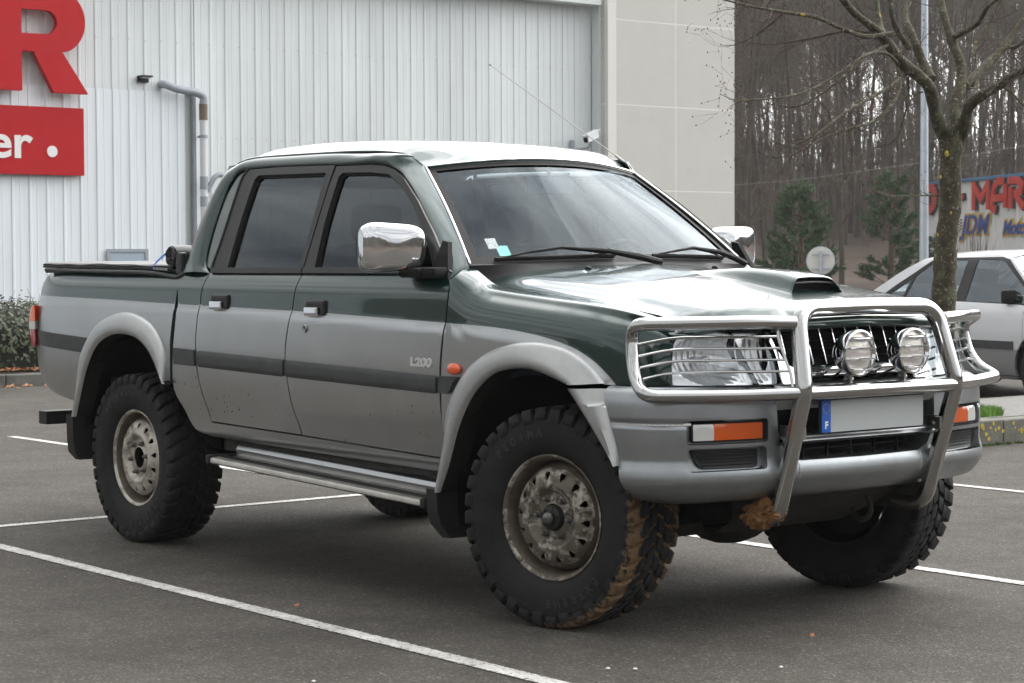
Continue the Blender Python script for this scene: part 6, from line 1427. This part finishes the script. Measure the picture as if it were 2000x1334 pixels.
# ================================================================== LAMP POST, SIGN, PINES
mat('galv', (.40, .45, .50), .45, .5, var=.12, vscale=3); mat('signback', (.55, .54, .52), .5, var=.06)
lp = empty('lamp_post', (-22.1, 27.17, 0)); tag(lp, 'tall galvanised lamp post left of the sign building', 'lamp post')
mb = MB(); mb.tube([(-22.1, 27.17, 0), (-22.1, 27.17, 3), (-22.1, 27.17, 7.5)], [.098, .082, .06], 16); build('pole', mb, 'galv', lp)
mb = MB(); mb.tube([(-22.1, 27.17, 7.5), (-22.0, 27.0, 7.8), (-21.6, 26.4, 7.9)], .035, 8); build('arm', mb, 'galv', lp)
mb = MB(); mb.box((-21.4, 26.1, 7.92), (.3, .7, .12), .04, rot=Matrix.Rotation(R(50), 3, 'Z')); build('lantern', mb, 'pvcwhite', lp)
rs_ = empty('traffic_sign', (-23.37, 25.54, 0)); tag(rs_, 'round road sign seen from its pale back, on a short grey post', 'traffic sign')
d_ = (V(5.65, -5.49, 0)-V(-23.37, 25.54, 0)).normalized(); s0 = V(-d_.y, d_.x, 0); Ms = frame((-23.37, 25.54, 1.27), -s0*-1, V(0, 0, 1))
mb = MB(); mb.prism([(.275*math.cos(k*.1309), .275*math.sin(k*.1309)) for k in range(48)], .02, Ms); build('disc', mb, 'signback', rs_)
mb = MB(); mb.tube([Ms @ V(.275*math.cos(k*.1309), .275*math.sin(k*.1309), .015) for k in range(48)], .01, 6, closed=True); build('rim', mb, 'galv', rs_)
mb = MB(); mb.tube([(-23.37, 25.54, 0), (-23.37, 25.54, 1.47)], .045, 4)
for i in range(len(mb.v)): mb.v[i] += d_*.07
build('post', mb, 'galv', rs_)
for z in (.125, -.155):
    mb = MB(); mb.box((0, z, .045), (.36, .028, .02), .003); mb.xf(Ms)
    for i in range(len(mb.v)): mb.v[i] += V(0, 0, 0)
    build('clamp_rail', mb, 'galv', rs_)
mat('needle', (.026, .064, .020), .7, var=.4, vscale=1.5, col2=(.068, .125, .040)); mat('pinebark', (.10, .065, .045), .9, var=.4)
def pine(loc, h, w_, label, seed, n_w=9):
    rg2 = random.Random(seed); root = empty('pine_tree', loc); tag(root, label, 'pine tree', 'pines in front of the wooded slope'); O = V(*loc)
    mb = MB(); mb.tube([O, O+V(.05, 0, h*.5), O+V(0, 0, h*.97)], [.09, .06, .015], 8); build('trunk', mb, 'pinebark', root)
    br = MB(); nd = MB()
    def tuft(p, d, ln):
        for _ in range(64):
            t = rg2.random(); a_ = (d*rg2.uniform(.3, 1.2)+V(rg2.gauss(0, .55), rg2.gauss(0, .55), rg2.gauss(0, .55))).normalized(); b_ = p+d*ln*t; s_ = a_.cross(V(rg2.random(), rg2.random(), rg2.random())).normalized()*.011; L2 = rg2.uniform(.07, .13)
            nd.add([b_-s_, b_+s_, b_+a_*L2], [(0, 1, 2)], 0, False)
    z = .18*h
    while z < h*.96:
        f = 1-(z/h); R_ = w_*(f**.75)*rg2.uniform(.7, 1.1)+.12; nb_ = rg2.randint(4, 6)
        for k in range(nb_):
            a_ = rg2.uniform(0, 6.28); d = V(math.cos(a_), math.sin(a_), rg2.uniform(.0, .35)).normalized(); p = O+V(0, 0, z); L2 = R_*rg2.uniform(.6, 1.15); pts = [p]
            m_ = max(3, int(L2/.13))
            for i in range(m_):
                d = (d+V(0, 0, .09)+V(rg2.gauss(0, .09), rg2.gauss(0, .09), 0)).normalized(); pts.append(pts[-1]+d*L2/m_)
                if i >= m_*.25:
                    tuft(pts[-1], d, .12)
                    for _ in range(2):
                        sd = (d+V(rg2.gauss(0, .6), rg2.gauss(0, .6), rg2.gauss(.1, .3))).normalized(); q = pts[-1]+sd*rg2.uniform(.1, .24); br.tube([pts[-1], q], [.006, .003], 4, cap=False); tuft(pts[-1].lerp(q, .5), sd, .16)
            br.tube(pts, [.018*(1-.8*i/len(pts)) for i in range(len(pts))], 5, cap=False)
        z += h*rg2.uniform(.045, .075)
    tuft(O+V(0, 0, h*.95), V(0, 0, 1), .18)
    build('branches', br, 'pinebark', root); s_ = build('needles', nd, 'needle', root, smooth=False); return root
pine((-29.2, 31.05, .05), 3.05, 1.15, 'broader dark green pine behind the round road sign', 5)
pine((-29.9, 35.05, .05), 3.40, .85, 'slimmer open pine just left of the lamp post', 9)
pine((-31.6, 33.6, .0), 1.7, .9, 'low pine bush between the two taller pines', 12)
pine((-30.6, 37.6, .0), 1.85, .8, 'small pine at the left corner of the sign building', 13)
# ================================================================== SIGN BUILDING
az_ = R(152-180); fa_ = V(math.cos(az_), math.sin(az_), 0); O_ = V(-47.15, 56.70, 0); nf = V(fa_.y, -fa_.x, 0)
sb = empty('sign_building', O_); tag(sb, 'low grey ribbed building with blue roof edge and red lettering, far right', 'building')
Mf = frame(O_, fa_, (0, 0, 1)); mat('cladgrey', (.72, .72, .71), .55, var=.04, vscale=1); mat('roofblue', (.05, .16, .30), .5); mat('dirtwall', (.17, .155, .13), .9); mat('sblue', (.03, .07, .30), .4); mat('syellow', (.62, .40, .04), .5); mat('sred', (.60, .035, .022), .28, coat=.5); mat('sdark', (.03, .012, .02), .5)
mb = MB(); pr = []; s_ = 0
while s_ < 16: pr += [(s_, 0), (s_+.16, 0), (s_+.175, .035), (s_+.205, .035)]; s_ += .22
mb.grid([[Mf @ V(a_, z, b_) for a_, b_ in pr] for z in (1.35, 4.10)], smooth=False); build('ribbed_wall', mb, 'cladgrey', sb, smooth=False)
mb = MB(); mb.box((8, 2.05, -3.05), (16, 4.05, 6)); mb.xf(Mf); build('wall', mb, 'cladgrey', sb)
mb = MB(); mb.box((8, .65, .02), (16.04, 1.42, .10)); mb.xf(Mf); build('plinth', mb, 'dirtwall', sb)
mb = MB(); mb.box((8, 4.15, -2.98), (16.15, .11, 6.3), .01); mb.xf(Mf); build('roof_edge', mb, 'roofblue', sb)
def poly_part(nm, poly, d0, d1, m, par, holes=(), grow=0):
    mb = MB(); M2 = Mf @ Matrix.Translation((0, 0, d0)); mb.prism(poly, d1-d0, M2, holes=holes); return build(nm, mb, m, par, smooth=False)
def bar(pts, w_, closed=False):
    """outline of a thick poly-stroke"""
    P = [V(*p, 0) for p in pts]; n_ = len(P); L1 = []; R1 = []
    for i in range(n_):
        a_ = P[max(0, i-1)]; b_ = P[min(n_-1, i+1)]; d = (b_-a_).normalized(); s2 = V(-d.y, d.x, 0)*w_/2
        if 0 < i < n_-1:
            d1 = (P[i]-a_).normalized(); d2 = (b_-P[i]).normalized(); c_ = max(.55, math.sqrt(max(0, (1+d1.dot(d2))/2))); s2 = s2/c_
        L1.append((P[i]+s2)); R1.append((P[i]-s2))
    return [(p.x, p.y) for p in L1+R1[::-1]][::-1]
lw = .30
letters = {'D': [[(.40, 3.98), (1.35, 3.98)], [(.62, 3.72), (.62, 3.14)], [(.50, 3.20), (.95, 3.14), (1.30, 3.35), (1.45, 3.72), (1.30, 3.92)]],
 'I': [[(2.3, 4.0), (2.3, 3.05)]],
 'dash': [[(3.36, 3.555), (4.06, 3.555)]],
 'M': [[(5.02, 3.04), (5.02, 4.06)], [(6.28, 3.04), (6.28, 4.06)], [(5.02, 3.95), (5.65, 3.42), (6.28, 3.95)]],
 'A': [[(6.62, 3.0), (6.66, 3.40), (6.80, 3.78), (7.15, 4.0), (7.62, 4.0)], [(7.74, 3.06), (7.74, 3.88)], [(6.75, 3.42), (7.7, 3.42)], [(6.62, 3.12), (6.92, 2.98)]],
 'R': [[(8.18, 3.02), (8.18, 3.78)], [(8.06, 3.98), (8.75, 3.98), (9.10, 3.80), (9.0, 3.58), (8.5, 3.52)], [(8.6, 3.5), (9.2, 3.04)]],
 'T': [[(9.45, 3.96), (10.6, 3.96)], [(10.0, 3.04), (10.0, 3.85)]]}
lt_ = None
for nm, strokes in letters.items():
    mb = MB(); mb2 = MB()
    for i, st in enumerate(strokes):
        w0 = lw if nm != 'dash' else .20
        if nm == 'M': w0 = .24
        if nm in 'AR': w0 = .25
        mb.prism(bar(st, w0+.06), .10, Mf @ Matrix.Translation((0, 0, .045+.002*i))); mb2.prism(bar(st, w0), .05, Mf @ Matrix.Translation((0, 0, .147+.002*i)))
    a_ = build('letter_outline', mb, 'sdark', sb, smooth=False); b_ = build('letter_face', mb2, 'sred', a_, smooth=False)
for word, size, cx_, cz_, sx_ in (('JDM', .95, 4.88, 2.50, 1.38), ('Motors', .66, 8.55, 2.36, 1.25)):
    t = text_mb(word, size, .02, .085, .28, sx_); t.xf(Mf @ Matrix.Translation((cx_, cz_, .05))); a_ = build('lettering_outline', t, 'syellow', sb, smooth=False)
    t = text_mb(word, size, .02, .020, .28, sx_); t.xf(Mf @ Matrix.Translation((cx_, cz_, .075))); build('lettering', t, 'sblue', a_, smooth=False)
mb = MB(); mbk = MB()
for i in range(8):
    for j in range(8):
        x, y = 2.78+.115*i, 2.28+.055*j+.005*i; (mb if (i+j) % 2 else mbk).prism([(x, y), (x+.115, y+.005), (x+.115, y+.06), (x, y+.055)], .02, Mf @ Matrix.Translation((0, 0, .05)))
a_ = build('chequered_flag', mb, 'white', sb, smooth=False); build('black_squares', mbk, 'dark', a_, smooth=False)
# house roof behind the sign building
hr = empty('house', (-50, 69.5, 0)); tag(hr, 'house with brown tiled roof rising behind the sign building', 'house'); mat('tiles', (.13, .075, .06), .9, var=.25, vscale=12, bump=.6, bscale=18); mat('render', (.38, .34, .30), .9)
Mh = frame((-53.2, 67.6, 0), (math.cos(R(-28)), math.sin(R(-28)), 0), (0, 0, 1))
mb = MB(); mb.prism([(1.5, 3.2), (9.5, 3.2), (5.5, 6.4)], -7, Mh); mb.f = mb.f; build('roof', mb, 'tiles', hr, smooth=False); mb = MB(); mb.box((5.5, 1.6, -3.5), (7.4, 3.2, 6.6)); mb.xf(Mh); build('wall', mb, 'render', hr)
# slim bare shrubs in front of the sign building
mat('wtwig', (.105, .080, .060), .9)
for (s0_, hh_) in ((6.5, .95), (7.25, 1.1), (7.75, 1.0), (8.2, .9)):
    mb = MB(); rg3 = random.Random(int(s0_*10)); b_ = Mf @ V(s0_, 1.4, 1.2)
    for k in range(10):
        d = V(rg3.gauss(0, .13), rg3.gauss(0, .13), 1).normalized(); p = b_+V(rg3.gauss(0, .05), rg3.gauss(0, .05), -1.4); mb.tube([p, p+d*1.2, p+d*(1.6+hh_*rg3.uniform(.4, .9))+V(rg3.gauss(0, .06), 0, 0)], [.018, .012, .004], 4, cap=False)
    o = build('bare_shrub', mb, 'wtwig'); tag(o, 'slim leafless shrub in front of the grey ribbed sign building', 'shrub', 'bare shrubs in front of the sign building')
# overhead cable
mb = MB(); mb.tube(spl([(-44.0, 32.0, 3.1), (-37.3, 37.0, 3.44), (-35.0, 40.0, 3.85), (-32.3, 43.45, 4.52), (-28, 49, 5.8)], 1), .0035, 4); o = build('overhead_cable', mb, 'steeldark'); tag(o, 'thin cable sagging across the front of the wooded slope', 'cable')
# ================================================================== WOODED SLOPE
mat('hillsoil', (.060, .043, .034), 1, vscale=.5, col2=(.105, .070, .052), bump=1, bscale=3)
import itertools
c0 = V(5.6, -5.5, 0)
def hillz(x, y):
    d = math.hypot(x-5.6, y+5.5); a_ = math.degrees(math.atan2(y+5.5, x-5.6)) % 360
    near = 78 if 118 < a_ < 150 else 74
    return 8.6*(1/(1+math.exp(-(d-near-28)/11)))*(.85+.3*noise.noise(V(x*.02, y*.02, 0)))-.35+ .5*noise.noise(V(x*.12, y*.12, 2))*min(1, max(0, (d-near)/20))
mb = MB(); rows = []
for i in range(145):
    a_ = 2*math.pi*i/144; rows.append([V(5.6+d*math.cos(a_), -5.5+d*math.sin(a_), hillz(5.6+d*math.cos(a_), -5.5+d*math.sin(a_)) if d > 72 else -.4) for d in (70, 76, 80, 84, 88, 92, 96, 100, 105, 110, 116, 124, 134, 150, 180, 240)])
mb.grid(rows); o = build('hill', mb, 'hillsoil', org=(0, 0, 0)); tag(o, kind='structure')
mat('wtrunk', (.064, .051, .040), .95, var=.35, vscale=2.5, bump=.5, bscale=8)
def wood_proto(seed, h):
    r5 = random.Random(seed); tk = MB(); bt = MB(); p = V(0, 0, -.4); d = V(r5.gauss(0, .03), r5.gauss(0, .03), 1); pts = [p]; n_ = 12; r0_ = r5.uniform(.08, .18); rs = [r0_*1.15]
    for k in range(n_): d = (d+V(r5.gauss(0, .035), r5.gauss(0, .035), .1)).normalized(); pts.append(pts[-1]+d*h/n_); rs.append(r0_*(1-.82*(k+1)/n_))
    tk.tube(pts, rs, 8, cap=False)
    def g_(p, d, ln, r_, lv):
        m_ = 4; q = [p]; rr_ = [r_]
        for k in range(m_): d = (d+V(r5.gauss(0, .14), r5.gauss(0, .14), r5.gauss(.08, .1))).normalized(); q.append(q[-1]+d*ln/m_); rr_.append(max(.007, r_*(1-.65*(k+1)/m_)))
        bt.tube(q, rr_, 3, cap=False)
        if lv:
            for k in range(1, m_+1):
                for _ in range(3 if lv == 1 else 2): g_(q[k], (d+V(r5.gauss(0, .6), r5.gauss(0, .6), r5.gauss(.15, .4))).normalized(), ln*r5.uniform(.4, .62), rr_[k]*.6, lv-1)
    for k in range(2, n_+1):
        for _ in range(1 if k < 6 else 3):
            a_ = r5.uniform(0, 6.28); g_(pts[k], V(math.cos(a_), math.sin(a_), r5.uniform(.4, 1.3)).normalized(), h*r5.uniform(.07, .16)*(1.2 if k > 5 else .7), rs[k]*.42, 2)
    return tk, bt
protos = []
for i in range(6):
    tk, bt = wood_proto(40+i, random.Random(i).uniform(13, 18)); t_o = build('bare_wood_tree', tk, 'wtrunk', org=(0, 0, 0)); b_o = build('branches', bt, 'wtwig', t_o, smooth=False); protos.append(t_o)
rg6 = random.Random(21); spots = []; k = 0
while len(spots) < 135 and k < 9000:
    k += 1; d = rg6.uniform(84, 135) if rg6.random() < .93 else rg6.uniform(78, 86); a_ = R(rg6.uniform(125.5, 136.5)); x, y = 5.6+d*math.cos(a_), -5.5+d*math.sin(a_)
    if (x+50)**2+(y-66)**2 < 90: continue
    if all((x-u)**2+(y-v)**2 > 1.6 for u, v in spots): spots.append((x, y))
for i, (x, y) in enumerate(spots):
    o = protos[i] if i < 6 else copy_tree(protos[i % 6])
    o.location = (x, y, hillz(x, y)); o.rotation_euler = (rg6.gauss(0, .03), rg6.gauss(0, .03), rg6.uniform(0, 6.28)); s_ = rg6.uniform(.8, 1.25); o.scale = (s_, s_, s_)
    tag(o, 'bare grey tree on the wooded slope behind the pines', 'tree', 'bare trees on the wooded slope')
# undergrowth of the wood: one mass of thin stems
mb = MB(); rg7 = random.Random(8)
for _ in range(4000):
    d = rg7.uniform(98, 150); a_ = R(rg7.uniform(124, 138)); x, y = 5.6+d*math.cos(a_), -5.5+d*math.sin(a_)
    if (x+50)**2+(y-66)**2 < 90: continue
    z = hillz(x, y); h = rg7.choice((1, 1.5, 2, 3, 4))*rg7.uniform(.6, 1.2); l1 = V(rg7.gauss(0, .12), rg7.gauss(0, .12), 1)*h; p = V(x, y, z-.1); m_ = p+l1*.55+V(rg7.gauss(0, .12), rg7.gauss(0, .12), 0)*h*.4
    mb.tube([p, m_, p+l1], [.006+.004*h*.9, .005+.0025*h, .004], 3, cap=False)
    for _ in range(2):
        q = p.lerp(m_, rg7.uniform(.5, 1)); mb.tube([q, q+V(rg7.gauss(0, .3), rg7.gauss(0, .3), rg7.uniform(.3, .8))*h*.4], [.010, .004], 3, cap=False)
for _ in range(800):
    d = rg7.uniform(118, 155); a_ = R(rg7.uniform(124, 138)); x, y = 5.6+d*math.cos(a_), -5.5+d*math.sin(a_); z = hillz(x, y); h = rg7.uniform(5, 11); p = V(x, y, z-.1); dr = V(rg7.gauss(0, .10), rg7.gauss(0, .10), 1)
    mb.tube([p, p+dr*h*.6, p+dr*h+V(rg7.gauss(0, .5), rg7.gauss(0, .5), 0)], [.028, .018, .006], 3, cap=False)
    for _ in range(3):
        q = p+dr*h*rg7.uniform(.3, .95); mb.tube([q, q+V(rg7.gauss(0, .8), rg7.gauss(0, .8), rg7.uniform(.5, 1.6))], [.014, .005], 3, cap=False)
o = build('undergrowth', mb, 'wtwig', smooth=False); tag(o, kind='stuff', label='thin bare stems and brush filling the wooded slope', cat='undergrowth')
# far wood all round the car park (seen in reflections and from other positions)
mat('farwood', (.040, .036, .029), 1, var=.6, vscale=.35, bump=1, bscale=1.2); mb = MB(); rows = []
for i in range(1081):
    a_ = 2*math.pi*i/1080; deg = i/3; row = []
    gap = 122 < deg < 140; ca, sa = math.cos(a_), math.sin(a_)
    top = (0 if gap else 1)*(10.5+3.2*noise.noise(V(ca*7, sa*7, 0))+2.0*noise.noise(V(ca*30, sa*30, 3))+1.3*noise.noise(V(ca*90, sa*90, 5))+.9*noise.noise(V(ca*260, sa*260, 7)))
    for d, f in ((95, 0), (96, .2), (97.5, .42), (99.5, .62), (102, .8), (105, .93), (109, 1), (114, .9), (122, 0)):
        x, y = 5.6+d*ca, -5.5+d*sa; dd = 0 if gap else 2.2*noise.fractal(V(x*.16, y*.16, f*4), .8, 2.2, 5)
        row.append(V(x+dd*ca, y+dd*sa, hillz(x, y)-.5+top*f+(0 if gap else 1.1*noise.noise(V(x*.5, y*.5, f*9))*f)))
    rows.append(row)
mb.grid(rows); o = build('far_wood', mb, 'farwood', org=(0, 0, 0)); tag(o, kind='stuff', label='distant mass of bare woodland round the car park', cat='wood')
# ---- haze
m = bpy.data.materials.new('haze'); m.use_nodes = True; n = m.node_tree.nodes; n.remove(n['Principled BSDF']); pv = n.new('ShaderNodeVolumePrincipled'); pv.inputs['Color'].default_value = (.92, .91, .89, 1); pv.inputs['Density'].default_value = .0005; pv.inputs['Anisotropy'].default_value = .3
m.node_tree.links.new(pv.outputs[0], n['Material Output'].inputs['Volume']); MT['haze'] = m
mb = MB(); mb.box((-30, 30, 16), (420, 420, 40)); o = build('haze', mb, 'haze', smooth=False); tag(o, kind='stuff', label='thin winter haze over the car park and the wooded slope', cat='haze')
